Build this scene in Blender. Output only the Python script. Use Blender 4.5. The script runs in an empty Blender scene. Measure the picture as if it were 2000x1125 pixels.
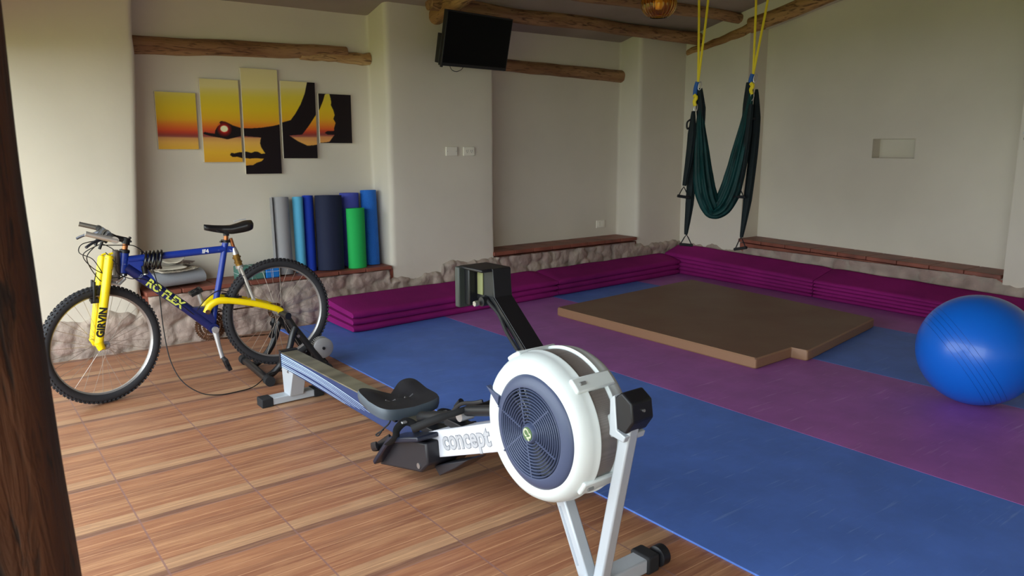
import bpy, bmesh, math, random
import numpy as np
from mathutils import Vector, Matrix, noise
random.seed(7)
PI = math.pi
sc = bpy.context.scene
C = sc.collection

# ------------------------------------------------------------------ camera, light, exposure
cam_d = bpy.data.cameras.new('camera')
cam_d.sensor_width = 36.0
cam_d.lens = 36.0 * 1486.7 / 2000.0
cam_d.clip_start = 0.02
cam_d.dof.use_dof = True
cam_d.dof.focus_distance = 3.6
cam_d.dof.aperture_fstop = 9.0
cam = bpy.data.objects.new('camera', cam_d)
C.objects.link(cam)
yaw, pitch, roll = 0.648825, 0.187223, -0.004598
fw = Vector((math.sin(yaw)*math.cos(pitch), math.cos(yaw)*math.cos(pitch), -math.sin(pitch)))
rt = Vector((math.cos(yaw), -math.sin(yaw), 0)); up = rt.cross(fw)
r2 = rt*math.cos(roll) + up*math.sin(roll); u2 = -rt*math.sin(roll) + up*math.cos(roll)
cam.matrix_world = Matrix(((r2.x, u2.x, -fw.x, 0), (r2.y, u2.y, -fw.y, 0), (r2.z, u2.z, -fw.z, 1.4322), (0, 0, 0, 1)))
sc.camera = cam

w = bpy.data.worlds.new('overcast_sky'); sc.world = w; w.use_nodes = True
bg = w.node_tree.nodes['Background']
bg.inputs[0].default_value = (0.87, 0.95, 1.0, 1); bg.inputs[1].default_value = 3.2
sc.view_settings.view_transform = 'Standard'; sc.view_settings.look = 'None'
sc.view_settings.gamma = 1.0; sc.view_settings.exposure = 0.95
sc.view_settings.use_curve_mapping = False
sc.cycles.use_denoising = True
sc.cycles.max_bounces = 8; sc.cycles.diffuse_bounces = 5
sc.cycles.sample_clamp_indirect = 6.0

def portal(loc, rot, sx, sy, nm):
    l = bpy.data.lights.new(nm, 'AREA'); l.shape = 'RECTANGLE'; l.size = sx; l.size_y = sy
    l.cycles.is_portal = True
    o = bpy.data.objects.new(nm, l); C.objects.link(o); o.location = loc; o.rotation_euler = rot
portal((-0.16, 1.4, 1.0), (0, -PI/2, 0), 2.06, 8.8, 'daylight_opening')


# ------------------------------------------------------------------ materials
def lin(c):
    return tuple(((x/255)/12.92 if x/255 <= 0.04045 else ((x/255+0.055)/1.055)**2.4) for x in c) + (1.0,)
MATS = {}
def mat(name, rgb, rough=0.6, metal=0.0, var=0.0, vscale=8.0, vstretch=(1, 1, 1), rgb2=None, bump=0.0, bscale=60.0, spec=0.5, sheen=0.0, coat=0.0, trans=0.0, ior=1.45, thr=None):
    """plain procedural material: base colour, second colour in noise patches, bump"""
    if name in MATS: return MATS[name]
    m = bpy.data.materials.new(name); m.use_nodes = True; MATS[name] = m
    nt = m.node_tree; N = nt.nodes; L = nt.links; b = N['Principled BSDF']
    b.inputs['Base Color'].default_value = lin(rgb); b.inputs['Roughness'].default_value = rough
    b.inputs['Metallic'].default_value = metal; b.inputs['Specular IOR Level'].default_value = spec
    b.inputs['Sheen Weight'].default_value = sheen; b.inputs['Coat Weight'].default_value = coat
    b.inputs['Transmission Weight'].default_value = trans; b.inputs['IOR'].default_value = ior
    tc = N.new('ShaderNodeTexCoord')
    if var > 0 or rgb2:
        mp = N.new('ShaderNodeMapping'); mp.inputs['Scale'].default_value = vstretch
        L.new(tc.outputs['Object'], mp.inputs['Vector'])
        n = N.new('ShaderNodeTexNoise'); n.inputs['Scale'].default_value = vscale; n.inputs['Detail'].default_value = 6
        L.new(mp.outputs[0], n.inputs['Vector'])
        cr = N.new('ShaderNodeValToRGB')
        a, c = thr if thr else (0.35, 0.65)
        cr.color_ramp.elements[0].position = a; cr.color_ramp.elements[1].position = c
        c2 = rgb2 if rgb2 else tuple(max(0, x*(1-var)) for x in rgb)
        cr.color_ramp.elements[0].color = lin(c2); cr.color_ramp.elements[1].color = lin(rgb)
        L.new(n.outputs['Fac'], cr.inputs['Fac']); L.new(cr.outputs['Color'], b.inputs['Base Color'])
    if bump > 0:
        n2 = N.new('ShaderNodeTexNoise'); n2.inputs['Scale'].default_value = bscale; n2.inputs['Detail'].default_value = 4
        L.new(tc.outputs['Object'], n2.inputs['Vector'])
        bp = N.new('ShaderNodeBump'); bp.inputs['Strength'].default_value = bump; bp.inputs['Distance'].default_value = 0.01
        L.new(n2.outputs['Fac'], bp.inputs['Height']); L.new(bp.outputs['Normal'], b.inputs['Normal'])
    return m

def mathn(nt, op, a, b=None, clamp=False):
    n = nt.nodes.new('ShaderNodeMath'); n.operation = op; n.use_clamp = clamp
    for i, v in enumerate((a, b)):
        if v is None: continue
        if isinstance(v, (int, float)): n.inputs[i].default_value = v
        else: nt.links.new(v, n.inputs[i])
    return n.outputs[0]
def mixc(nt, f, a, b):
    n = nt.nodes.new('ShaderNodeMix'); n.data_type = 'RGBA'
    for i, v in ((0, f), (6, a), (7, b)):
        if isinstance(v, (int, float)): n.inputs[i].default_value = v
        elif isinstance(v, tuple): n.inputs[i].default_value = v
        else: nt.links.new(v, n.inputs[i])
    return n.outputs[2]

def floor_material():
    m = bpy.data.materials.new('wood_print_tiles'); m.use_nodes = True; nt = m.node_tree; N = nt.nodes; L = nt.links
    b = N['Principled BSDF']
    tc = N.new('ShaderNodeTexCoord'); sp = N.new('ShaderNodeSeparateXYZ'); L.new(tc.outputs['Object'], sp.inputs[0])
    T = 0.45
    gx = mathn(nt, 'DIVIDE', mathn(nt, 'SUBTRACT', sp.outputs[0], 0.498), T)
    gy = mathn(nt, 'DIVIDE', mathn(nt, 'SUBTRACT', sp.outputs[1], 3.935), T)
    ix = mathn(nt, 'FLOOR', gx); iy = mathn(nt, 'FLOOR', gy)
    fx = mathn(nt, 'FRACT', gx); fy = mathn(nt, 'FRACT', gy)
    p = mathn(nt, 'MULTIPLY', fy, 6.0); pi_ = mathn(nt, 'FLOOR', p); pf = mathn(nt, 'FRACT', p)
    # tone of each printed board
    cr = N.new('ShaderNodeValToRGB'); cr.color_ramp.interpolation = 'CONSTANT'
    cols = [(118, 88, 76), (186, 148, 114), (160, 110, 82), (172, 124, 92), (148, 100, 76), (166, 114, 84)]
    while len(cr.color_ramp.elements) < 6: cr.color_ramp.elements.new(0.5)
    for i, c in enumerate(cols):
        cr.color_ramp.elements[i].position = (0, .085, .25, .417, .583, .75)[i]; cr.color_ramp.elements[i].color = lin(c)
    L.new(fy, cr.inputs['Fac'])
    cb = N.new('ShaderNodeCombineXYZ')
    L.new(mathn(nt, 'ADD', mathn(nt, 'MULTIPLY', fx, 1.1), mathn(nt, 'MULTIPLY', ix, 3.7)), cb.inputs[0])
    L.new(mathn(nt, 'MULTIPLY', fy, 16.0), cb.inputs[1])
    L.new(mathn(nt, 'MULTIPLY', iy, 5.3), cb.inputs[2])
    n1 = N.new('ShaderNodeTexNoise'); n1.inputs['Scale'].default_value = 1.6; n1.inputs['Detail'].default_value = 8; n1.inputs['Distortion'].default_value = 1.2
    L.new(cb.outputs[0], n1.inputs['Vector'])
    f1 = mathn(nt, 'MULTIPLY', mathn(nt, 'SUBTRACT', n1.outputs['Fac'], 0.40), 3.2, True)
    col = mixc(nt, f1, mixc(nt, 0.36, cr.outputs['Color'], lin((118, 72, 52))), mixc(nt, 0.35, cr.outputs['Color'], lin((198, 150, 108))))
    # broad patches of redder board
    n3 = N.new('ShaderNodeTexNoise'); n3.inputs['Scale'].default_value = 2.3
    L.new(tc.outputs['Object'], n3.inputs['Vector'])
    col = mixc(nt, mathn(nt, 'MULTIPLY', mathn(nt, 'SUBTRACT', n3.outputs['Fac'], 0.5), 1.2, True), col, lin((152, 92, 68)))
    # thin light lines between the printed boards
    ln = mathn(nt, 'LESS_THAN', mathn(nt, 'MINIMUM', pf, mathn(nt, 'SUBTRACT', 1.0, pf)), 0.026)
    col = mixc(nt, mathn(nt, 'MULTIPLY', ln, 0.5), col, lin((216, 168, 126)))
    # grout
    dx = mathn(nt, 'MINIMUM', fx, mathn(nt, 'SUBTRACT', 1.0, fx)); dy = mathn(nt, 'MINIMUM', fy, mathn(nt, 'SUBTRACT', 1.0, fy))
    gr = mathn(nt, 'MAXIMUM', mathn(nt, 'LESS_THAN', dx, 0.0075), mathn(nt, 'LESS_THAN', dy, 0.005))
    col = mixc(nt, mathn(nt, 'MULTIPLY', gr, 0.8), col, lin((138, 104, 98)))
    L.new(col, b.inputs['Base Color'])
    b.inputs['Roughness'].default_value = 0.42; b.inputs['Specular IOR Level'].default_value = 0.45
    bp = N.new('ShaderNodeBump'); bp.inputs['Strength'].default_value = 0.25; bp.inputs['Distance'].default_value = 0.003
    L.new(mathn(nt, 'SUBTRACT', mathn(nt, 'MULTIPLY', n1.outputs['Fac'], 0.25), gr), bp.inputs['Height']); L.new(bp.outputs['Normal'], b.inputs['Normal'])
    return m

def vinyl_material(name, rgb, rgbs):
    """worn vinyl mat: cloudy scuffs and short scratches"""
    m = bpy.data.materials.new(name); m.use_nodes = True; nt = m.node_tree; N = nt.nodes; L = nt.links
    b = N['Principled BSDF']; tc = N.new('ShaderNodeTexCoord')
    n1 = N.new('ShaderNodeTexNoise'); n1.inputs['Scale'].default_value = 3.5; n1.inputs['Detail'].default_value = 9; n1.inputs['Roughness'].default_value = 0.62
    L.new(tc.outputs['Object'], n1.inputs['Vector'])
    col = mixc(nt, mathn(nt, 'MULTIPLY', mathn(nt, 'SUBTRACT', n1.outputs['Fac'], 0.38), 2.2, True), lin(tuple(int(x*0.88) for x in rgb)), lin(rgb))
    for sc_, rz, thr in ((3.0, 0.5, 0.655), (4.5, -0.9, 0.665), (2.6, 1.4, 0.665), (3.5, 2.2, 0.67)):
        mp = N.new('ShaderNodeMapping'); mp.inputs['Rotation'].default_value = (0, 0, rz); mp.inputs['Scale'].default_value = (1, 14, 1)
        L.new(tc.outputs['Object'], mp.inputs['Vector'])
        n2 = N.new('ShaderNodeTexNoise'); n2.inputs['Scale'].default_value = sc_; n2.inputs['Detail'].default_value = 3
        L.new(mp.outputs[0], n2.inputs['Vector'])
        f = mathn(nt, 'MULTIPLY', mathn(nt, 'SUBTRACT', n2.outputs['Fac'], thr), 6.0, True)
        col = mixc(nt, mathn(nt, 'MULTIPLY', f, 0.7), col, lin(rgbs))
    L.new(col, b.inputs['Base Color']); b.inputs['Roughness'].default_value = 0.55; b.inputs['Specular IOR Level'].default_value = 0.35
    bp = N.new('ShaderNodeBump'); bp.inputs['Strength'].default_value = 0.08; bp.inputs['Distance'].default_value = 0.004
    L.new(n1.outputs['Fac'], bp.inputs['Height']); L.new(bp.outputs['Normal'], b.inputs['Normal'])
    return m

def wood_material(name, c1, c2, c3, along='X', scale=6.0):
    """peeled log: streaks along the grain, dark cracks"""
    m = bpy.data.materials.new(name); m.use_nodes = True; nt = m.node_tree; N = nt.nodes; L = nt.links
    b = N['Principled BSDF']; tc = N.new('ShaderNodeTexCoord'); mp = N.new('ShaderNodeMapping')
    s = {'X': (0.22, 1.6, 1.6), 'Y': (1.6, 0.22, 1.6), 'Z': (1.6, 1.6, 0.22)}[along]
    mp.inputs['Scale'].default_value = s; L.new(tc.outputs['Object'], mp.inputs['Vector'])
    n1 = N.new('ShaderNodeTexNoise'); n1.inputs['Scale'].default_value = scale; n1.inputs['Detail'].default_value = 8; n1.inputs['Distortion'].default_value = 0.8
    n2 = N.new('ShaderNodeTexNoise'); n2.inputs['Scale'].default_value = scale*4; n2.inputs['Detail'].default_value = 6; n2.inputs['Distortion'].default_value = 1.5
    L.new(mp.outputs[0], n1.inputs['Vector']); L.new(mp.outputs[0], n2.inputs['Vector'])
    col = mixc(nt, mathn(nt, 'MULTIPLY', mathn(nt, 'SUBTRACT', n1.outputs['Fac'], 0.38), 4.0, True), lin(c2), lin(c1))
    f = mathn(nt, 'MULTIPLY', mathn(nt, 'SUBTRACT', 0.47, n2.outputs['Fac']), 8.0, True)
    col = mixc(nt, mathn(nt, 'MULTIPLY', f, 0.85), col, lin(c3))
    L.new(col, b.inputs['Base Color']); b.inputs['Roughness'].default_value = 0.7
    bp = N.new('ShaderNodeBump'); bp.inputs['Strength'].default_value = 0.6; bp.inputs['Distance'].default_value = 0.012
    L.new(n2.outputs['Fac'], bp.inputs['Height']); L.new(bp.outputs['Normal'], b.inputs['Normal'])
    return m

def attr_material(name, attr, rough=0.8, bump=0.0, mul=None, spec=0.5):
    m = bpy.data.materials.new(name); m.use_nodes = True; nt = m.node_tree; N = nt.nodes; L = nt.links
    b = N['Principled BSDF']; a = N.new('ShaderNodeAttribute'); a.attribute_name = attr
    L.new(a.outputs['Color'], b.inputs['Base Color']); b.inputs['Roughness'].default_value = rough; b.inputs['Specular IOR Level'].default_value = spec
    if bump:
        tc = N.new('ShaderNodeTexCoord'); n = N.new('ShaderNodeTexNoise'); n.inputs['Scale'].default_value = 45; n.inputs['Detail'].default_value = 6
        L.new(tc.outputs['Object'], n.inputs['Vector']); bp = N.new('ShaderNodeBump'); bp.inputs['Strength'].default_value = bump; bp.inputs['Distance'].default_value = 0.01
        L.new(n.outputs['Fac'], bp.inputs['Height']); L.new(bp.outputs['Normal'], b.inputs['Normal'])
    return m

# ------------------------------------------------------------------ mesh builder
class MB:
    def __init__(s): s.v = []; s.f = []; s.mi = []; s.m = 0
    def add(s, vs, fs):
        o = len(s.v); s.v += [tuple(x) for x in vs]; s.f += [tuple(i+o for i in f) for f in fs]; s.mi += [s.m]*len(fs); return s
    def box(s, x0, x1, y0, y1, z0, z1, M=None):
        vs = [Vector((x, y, z)) for x in (x0, x1) for y in (y0, y1) for z in (z0, z1)]
        if M is not None: vs = [M @ v for v in vs]
        return s.add(vs, [(0, 1, 3, 2), (4, 6, 7, 5), (0, 4, 5, 1), (2, 3, 7, 6), (0, 2, 6, 4), (1, 5, 7, 3)])
    def prism(s, poly, f, a, b):
        """poly of 2-D points; f(p, t) -> 3-D, t from a to b"""
        n = len(poly); vs = [f(p, a) for p in poly] + [f(p, b) for p in poly]
        return s.add(vs, [tuple(range(n))[::-1], tuple(range(n, 2*n))] + [(i, (i+1) % n, n+(i+1) % n, n+i) for i in range(n)])
    def tube(s, pts, r, n=12, closed=False, caps=True, flat=1.0, upv=None):
        pts = [Vector(p) for p in pts]; m = len(pts); rs = r if isinstance(r, (list, tuple)) else [r]*m
        rings = []; nrm = None
        for i in range(m):
            if closed: t = pts[(i+1) % m] - pts[i-1]
            else: t = pts[min(i+1, m-1)] - pts[max(i-1, 0)]
            t.normalize()
            if nrm is None:
                a = Vector(upv) if upv else (Vector((0, 0, 1)) if abs(t.z) < 0.9 else Vector((1, 0, 0)))
                nrm = (a - t*a.dot(t)).normalized()
            else: nrm = (nrm - t*nrm.dot(t)).normalized()
            bi = t.cross(nrm)
            rings.append([pts[i] + (nrm*math.cos(2*PI*k/n) + bi*math.sin(2*PI*k/n)*flat)*rs[i] for k in range(n)])
        vs = [v for q in rings for v in q]; fs = []
        for i in range(m if closed else m-1):
            j = (i+1) % m
            fs += [(i*n+k, i*n+(k+1) % n, j*n+(k+1) % n, j*n+k) for k in range(n)]
        if caps and not closed: fs += [tuple(range(n))[::-1], tuple(range((m-1)*n, m*n))]
        return s.add(vs, fs)
    def lathe(s, prof, o, ax, n=48, a0=0.0, a1=2*PI, closed_prof=False):
        """prof: (offset along axis, radius)"""
        o = Vector(o); ax = Vector(ax).normalized()
        e1 = ax.orthogonal().normalized() if abs(ax.x) < 0.9 else Vector((0, 1, 0)); e1 = (e1 - ax*e1.dot(ax)).normalized(); e2 = ax.cross(e1)
        full = abs(a1-a0-2*PI) < 1e-6; cnt = n if full else n+1; m = len(prof); vs = []
        for k in range(cnt):
            a = a0+(a1-a0)*k/n
            for h, r in prof: vs.append(o + ax*h + (e1*math.cos(a)+e2*math.sin(a))*r)
        fs = []
        for k in range(n):
            k2 = (k+1) % cnt
            for i in range(m if closed_prof else m-1):
                j = (i+1) % m; fs.append((k*m+i, k*m+j, k2*m+j, k2*m+i))
        return s.add(vs, fs)
    def grid(s, f, nu, nv):
        vs = [f(i/nu, j/nv) for j in range(nv+1) for i in range(nu+1)]
        return s.add(vs, [(j*(nu+1)+i, j*(nu+1)+i+1, (j+1)*(nu+1)+i+1, (j+1)*(nu+1)+i) for j in range(nv) for i in range(nu)])
    def loft(s, rings, caps=True, closed=True):
        n = len(rings[0]); vs = [v for q in rings for v in q]; fs = []
        for i in range(len(rings)-1):
            for k in range(n if closed else n-1):
                fs.append((i*n+k, i*n+(k+1) % n, (i+1)*n+(k+1) % n, (i+1)*n+k))
        if caps: fs += [tuple(range(n))[::-1], tuple(range((len(rings)-1)*n, len(rings)*n))]
        return s.add(vs, fs)
    def build(s, name, mats, parent=None, bevel=0.0, smooth=True, sharp=38, seg=2, recalc=True, merge=0.0):
        me = bpy.data.meshes.new(name); me.from_pydata(s.v, [], s.f)
        mats = mats if isinstance(mats, (list, tuple)) else [mats]
        for m in mats: me.materials.append(m)
        if len(mats) > 1: me.polygons.foreach_set('material_index', s.mi)
        bm = bmesh.new(); bm.from_mesh(me)
        if merge: bmesh.ops.remove_doubles(bm, verts=bm.verts, dist=merge)
        if recalc: bmesh.ops.recalc_face_normals(bm, faces=bm.faces)
        for f in bm.faces: f.smooth = smooth
        c = math.radians(sharp)
        for e in bm.edges:
            if len(e.link_faces) == 2 and e.calc_face_angle(0) > c: e.smooth = False
        bm.to_mesh(me); bm.free(); me.update()
        o = bpy.data.objects.new(name, me); C.objects.link(o)
        if parent is not None: o.parent = parent
        if bevel:
            b = o.modifiers.new('bevel', 'BEVEL'); b.width = bevel; b.segments = seg; b.limit_method = 'ANGLE'; b.angle_limit = math.radians(40); b.harden_normals = False
        return o

def tag(o, label=None, cat=None, group=None, kind=None):
    for k, v in (('label', label), ('category', cat), ('group', group), ('kind', kind)):
        if v: o[k] = v
    return o
def empty(name, loc, rz=0.0, rx=0.0, label=None, cat=None, group=None):
    o = bpy.data.objects.new(name, None); C.objects.link(o); o.location = loc; o.rotation_euler = (rx, 0, rz)
    o.empty_display_size = 0.1
    return tag(o, label, cat, group)
def smooth_path(pts, n=8, closed=False):
    """Catmull-Rom"""
    P = [Vector(p) for p in pts]; m = len(P); out = []
    rng = range(m) if closed else range(m-1)
    for i in rng:
        if closed: p0, p1, p2, p3 = P[i-1], P[i], P[(i+1) % m], P[(i+2) % m]
        else: p0, p1, p2, p3 = P[max(i-1, 0)], P[i], P[i+1], P[min(i+2, m-1)]
        for k in range(n):
            t = k/n
            out.append(0.5*((2*p1)+(p2-p0)*t+(2*p0-5*p1+4*p2-p3)*t*t+(3*p1-p0-3*p2+p3)*t**3))
    if not closed: out.append(P[-1])
    return out
def text_mb(body, size, o, ex, ey, thick=0.0006, offset=0.0, bold=False, shear=0.0):
    """lettering as flat raised shapes: text x runs along ex, text y along ey"""
    cu = bpy.data.curves.new('t', 'FONT'); cu.body = body; cu.size = size; cu.offset = offset; cu.align_x = 'CENTER'; cu.align_y = 'CENTER'
    cu.extrude = thick; cu.resolution_u = 3; cu.shear = shear
    t = bpy.data.objects.new('t', cu); C.objects.link(t)
    dg = bpy.context.evaluated_depsgraph_get(); me = bpy.data.meshes.new_from_object(t.evaluated_get(dg))
    ex = Vector(ex).normalized(); ey = Vector(ey); ey = (ey-ex*ey.dot(ex)).normalized(); ez = ex.cross(ey); o = Vector(o)
    m = MB(); m.add([o+ex*v.co.x+ey*v.co.y+ez*v.co.z for v in me.vertices], [tuple(p.vertices) for p in me.polygons])
    bpy.data.objects.remove(t); bpy.data.curves.remove(cu); bpy.data.meshes.remove(me)
    return m
def nz(x, y, z=0.0): return noise.noise(Vector((x, y, z)))

# ------------------------------------------------------------------ palette
PLASTER = mat('cream_plaster', (226, 219, 203), 0.92, var=0.03, vscale=1.6, bump=0.10, bscale=16, spec=0.15)
CEIL = mat('grey_cement_ceiling', (170, 158, 146), 0.95, var=0.08, vscale=1.5, bump=0.2, bscale=30, spec=0.1)
TERRA = mat('terracotta_ledge', (152, 88, 70), 0.5, var=0.25, vscale=5, bump=0.1)
BLACKP = mat('black_plastic', (22, 23, 27), 0.42)
BLACKR = mat('black_rubber', (26, 27, 30), 0.75, bump=0.05)
STEEL = mat('brushed_steel', (176, 176, 178), 0.32, 0.9)
ALU = mat('aluminium', (190, 190, 192), 0.38, 0.75)
GREYPAINT = mat('light_grey_paint', (178, 185, 192), 0.35, 0.15, spec=0.6)
WHITEP = mat('white_plastic', (214, 222, 222), 0.38, var=0.02, vscale=9, spec=0.5)
NAVYP = mat('navy_plastic', (66, 76, 104), 0.4, spec=0.5)

# ------------------------------------------------------------------ setting
fm = MB(); fm.add([(-2.2, -3.2, 0), (7.6, -3.2, 0), (7.6, 6.6, 0), (-2.2, 6.6, 0), (-2.2, -3.2, -.12), (7.6, -3.2, -.12), (7.6, 6.6, -.12), (-2.2, 6.6, -.12)],
                  [(0, 1, 2, 3), (4, 7, 6, 5), (0, 4, 5, 1), (1, 5, 6, 2), (2, 6, 7, 3), (3, 7, 4, 0)])
tag(fm.build('floor', floor_material(), smooth=False), kind='structure')

def zc(y): return 2.50 + 0.24*(6.1-y)             # underside of the sloping roof
cm = MB(); cm.prism([(6.5, zc(6.5)), (0.2, zc(0.2)), (-3.2, zc(0.2)-0.9), (-3.2, zc(0.2)-0.75), (0.2, zc(0.2)+.15), (6.5, zc(6.5)+.15)], lambda p, t: (t, p[0], p[1]), -1.25, 7.6)
tag(cm.build('ceiling', CEIL, smooth=False), kind='structure')

def rounded(poly, r, n=5):
    out = []; m = len(poly)
    for i in range(m):
        p = Vector(poly[i]); a = (Vector(poly[i-1])-p); b = (Vector(poly[(i+1) % m])-p)
        rr = r if isinstance(r, (int, float)) else r[i]
        if rr <= 0: out.append(p); continue
        a.normalize(); b.normalize(); p1 = p+a*rr; p2 = p+b*rr
        for k in range(n+1):
            t = k/n; out.append(p1*(1-t)**2+p*2*t*(1-t)+p2*t*t)
    return out
def wall_loop(poly, rad, zf, warp, name, dz=0.12, dens=0.14):
    """a thick wall of rounded plan, raised in courses; plaster wobbles a little"""
    q = rounded([Vector((a, b)) for a, b in poly], rad); pts = []
    for i in range(len(q)):
        a, b = q[i], q[(i+1) % len(q)]; L_ = (b-a).length; n = max(1, int(L_/dens))
        for k in range(n): pts.append(a.lerp(b, k/n))
    rings = []; nzs = 26
    for j in range(nzs+1):
        ring = []
        for p in pts:
            z = zf(p.x, p.y)*j/nzs
            x, y = warp(p.x, p.y, z)
            ring.append((x+0.006*nz(p.x*2.1, p.y*2.1, z*2.1), y+0.006*nz(p.x*1.9+9, p.y*2, z*2), z))
        rings.append(ring)
    m = MB(); m.loft(rings, caps=False)
    return m.build(name, PLASTER, sharp=60)
def warp_back(x, y, z):
    if abs(x-1.18) < 0.2 and y < 6.05:      # the left pier leans: wider towards the top
        x += (z-1.3)*0.07*(1 if z < 2.1 else 0.8)
    return x, y
bl = [(-1.2, 5.80), (1.16, 5.80), (1.16, 6.10), (3.105, 6.10), (3.105, 5.80), (4.195, 5.80), (4.195, 6.10), (6.115, 6.10), (6.115, 5.80), (6.90, 5.80), (6.90, 6.5), (-1.2, 6.5)]
br = [0, .045, .03, .03, .05, .03, .03, .03, .05, 0, 0, 0]
tag(wall_loop(bl, br, lambda x, y: zc(y)+.1, warp_back, 'wall_back'), kind='structure')

# right wall: pier, deep niche under the sloping log, pier; small recess in the niche's back
XR = 6.83
def zb(y): return 2.415 + 0.215*(5.78-y)           # line of the log over the niche
rw = MB()
def yz(poly, x0, x1): rw.prism(poly, lambda p, t: (t, p[0], p[1]), x0, x1)
yz([(5.85, 0), (4.97, 0), (4.97, zb(4.97)), (5.85, zb(5.85))], XR, 7.5)
yz([(2.43, 0), (-3.0, 0), (-3.0, zc(0.2)), (0.2, zc(0.2)+.1), (2.43, zc(2.43)+.1)], XR, 7.5)
yz([(5.85, zb(5.85)), (2.43, zb(2.43)), (2.43, zc(2.43)+.1), (5.85, zc(5.85)+.1)], XR, 7.5)
ry0, ry1, rz0, rz1 = 3.365, 3.76, 1.285, 1.462
yz([(4.97, 0), (4.97, zb(4.97)), (ry1, zb(ry1)), (ry1, 0)], 7.13, 7.5)
yz([(ry0, 0), (ry0, zb(ry0)), (2.43, zb(2.43)), (2.43, 0)], 7.13, 7.5)
yz([(ry1, 0), (ry1, rz0), (ry0, rz0), (ry0, 0)], 7.13, 7.5)
yz([(ry1, rz1), (ry1, zb(ry1)), (ry0, zb(ry0)), (ry0, rz1)], 7.13, 7.5)
yz([(ry1, rz0), (ry1, rz1), (ry0, rz1), (ry0, rz0)], 7.27, 7.5)
tag(rw.build('wall_right', PLASTER, smooth=False), kind='structure')
nw = MB(); nw.box(-2.2, 7.5, -3.2, -3.0, 0, 3.7); tag(nw.build('wall_near', PLASTER, smooth=False), kind='structure')

lw = MB(); lw.prism([(-3.1, 2.02), (5.9, 2.02), (5.9, zc(5.9)+.05), (0.2, zc(0.2)+.05), (-3.1, zc(0.2)-.85)], lambda p, t: (t, p[0], p[1]), -.14, .04)  # unseen header over the open side, added to darken the upper walls
tag(lw.build('shade_header', PLASTER, smooth=False), kind='structure')

# stone footing under the plaster, one sheet of rounded cobbles set in mortar per wall
STONE = attr_material('cobbles_in_mortar', 'stone', 0.85, 0.5, spec=0.2)
def stone_sheet(name, length, topf, place, seed, dens=0.012):
    rnd = random.Random(seed); cs = []
    x = -0.1
    while x < length+0.1:
        zz = rnd.uniform(0.0, 0.05)
        while zz < 0.52:
            s_ = rnd.uniform(0.055, 0.10)
            cs.append((x+rnd.uniform(-.035, .035), zz+s_*0.6, s_*rnd.uniform(0.8, 1.15), s_*rnd.uniform(0.75, 1.05), rnd.uniform(0.5, 1.0), rnd.uniform(-.5, .5), rnd.random()))
            zz += s_*rnd.uniform(1.35, 1.7)
        x += rnd.uniform(0.10, 0.145)
    A = np.array(cs); nx = int(length/dens); nzv = int(0.50/dens)
    X, Z = np.meshgrid(np.linspace(0, length, nx+1), np.linspace(0, 0.50, nzv+1))
    H = np.zeros_like(X); K = np.zeros_like(X)
    wob = np.array([[0.018*nz(a*9, b*9, seed) for a, b in zip(r1, r2)] for r1, r2 in zip(X, Z)])
    for cx, cz, a, b, hh, rot, tone in A:
        sel = (abs(X-cx) < 0.16) & (abs(Z-cz) < 0.16)
        dx = X[sel]-cx; dz = Z[sel]-cz; c, s_ = math.cos(rot), math.sin(rot)
        q = np.sqrt(((dx*c+dz*s_)/a)**2 + ((-dx*s_+dz*c)/b)**2) + wob[sel]*9
        h = np.clip(1-q**2.6, 0, 1)**0.55*hh
        cur = H[sel]; kk = K[sel]; better = h > cur
        cur[better] = h[better]; kk[better] = tone; H[sel] = cur; K[sel] = kk
    vs = []; col = []
    mort = np.array(lin((158, 145, 134))[:3]); s1 = np.array(lin((172, 156, 145))[:3]); s2 = np.array(lin((156, 134, 125))[:3]); pl = np.array(lin((222, 212, 190))[:3])
    for j in range(nzv+1):
        for i in range(nx+1):
            xx, zz = X[j, i], Z[j, i]
            t = topf(xx) + 0.05*nz(xx*5, seed, 1) + 0.02*nz(xx*17, seed, 2)
            fade = min(1, max(0, (t-zz)/0.05))
            d = 0.012 + H[j, i]*0.028 + 0.008*nz(xx*14, zz*14, seed) + 0.006*nz(xx*40, zz*40, seed)
            d = d*fade - 0.03*(1-fade)
            vs.append(place(xx, zz, d)); k = min(1, H[j, i]*2.2)
            c = mort*(1-k) + (s1*(1-K[j, i])+s2*K[j, i])*k
            c = c*(1+0.35*nz(xx*11, zz*11, seed+5))
            wp = min(1, max(0, 0.35*(1-min(1, abs(t-zz)/0.12)) + 0.5*max(0, nz(xx*6, zz*6, seed+8)+0.05)))
            c = c*(1-wp)+pl*0.85*wp
            col.append((*c, 1))
    m = MB(); m.add(vs, [(j*(nx+1)+i, j*(nx+1)+i+1, (j+1)*(nx+1)+i+1, (j+1)*(nx+1)+i) for j in range(nzv) for i in range(nx)])
    o = m.build(name, STONE, sharp=180, recalc=False)
    at = o.data.color_attributes.new('stone', 'FLOAT_COLOR', 'POINT'); at.data.foreach_set('color', [x for c in col for x in c])
    return tag(o, kind='structure')
def top_back(x):                       # x measured from -1.2
    X_ = x-1.2
    if 1.15 < X_ < 3.07 or 4.21 < X_ < 6.08: return 0.60
    return 0.30 if X_ < 1.2 else (0.32 if X_ < 3.6 else (0.40 if X_ < 4.3 else 0.36))
stone_sheet('baseboard_back', 8.05, lambda x: min(0.9, top_back(x)), lambda a, z, d: (a-1.2, 5.80-d, min(z, 0.375) if (1.10 < a-1.2 < 3.12 or 4.16 < a-1.2 < 6.13) else z), 3)
def top_right(a):
    y = 5.82-a
    return 0.62 if 2.48 < y < 4.93 else 0.33
stone_sheet('baseboard_right', 6.6, top_right, lambda a, z, d: (XR-d*0.8, 5.82-a, min(z, 0.345) if 2.40 < 5.82-a < 5.0 else z), 11, 0.016)
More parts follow.
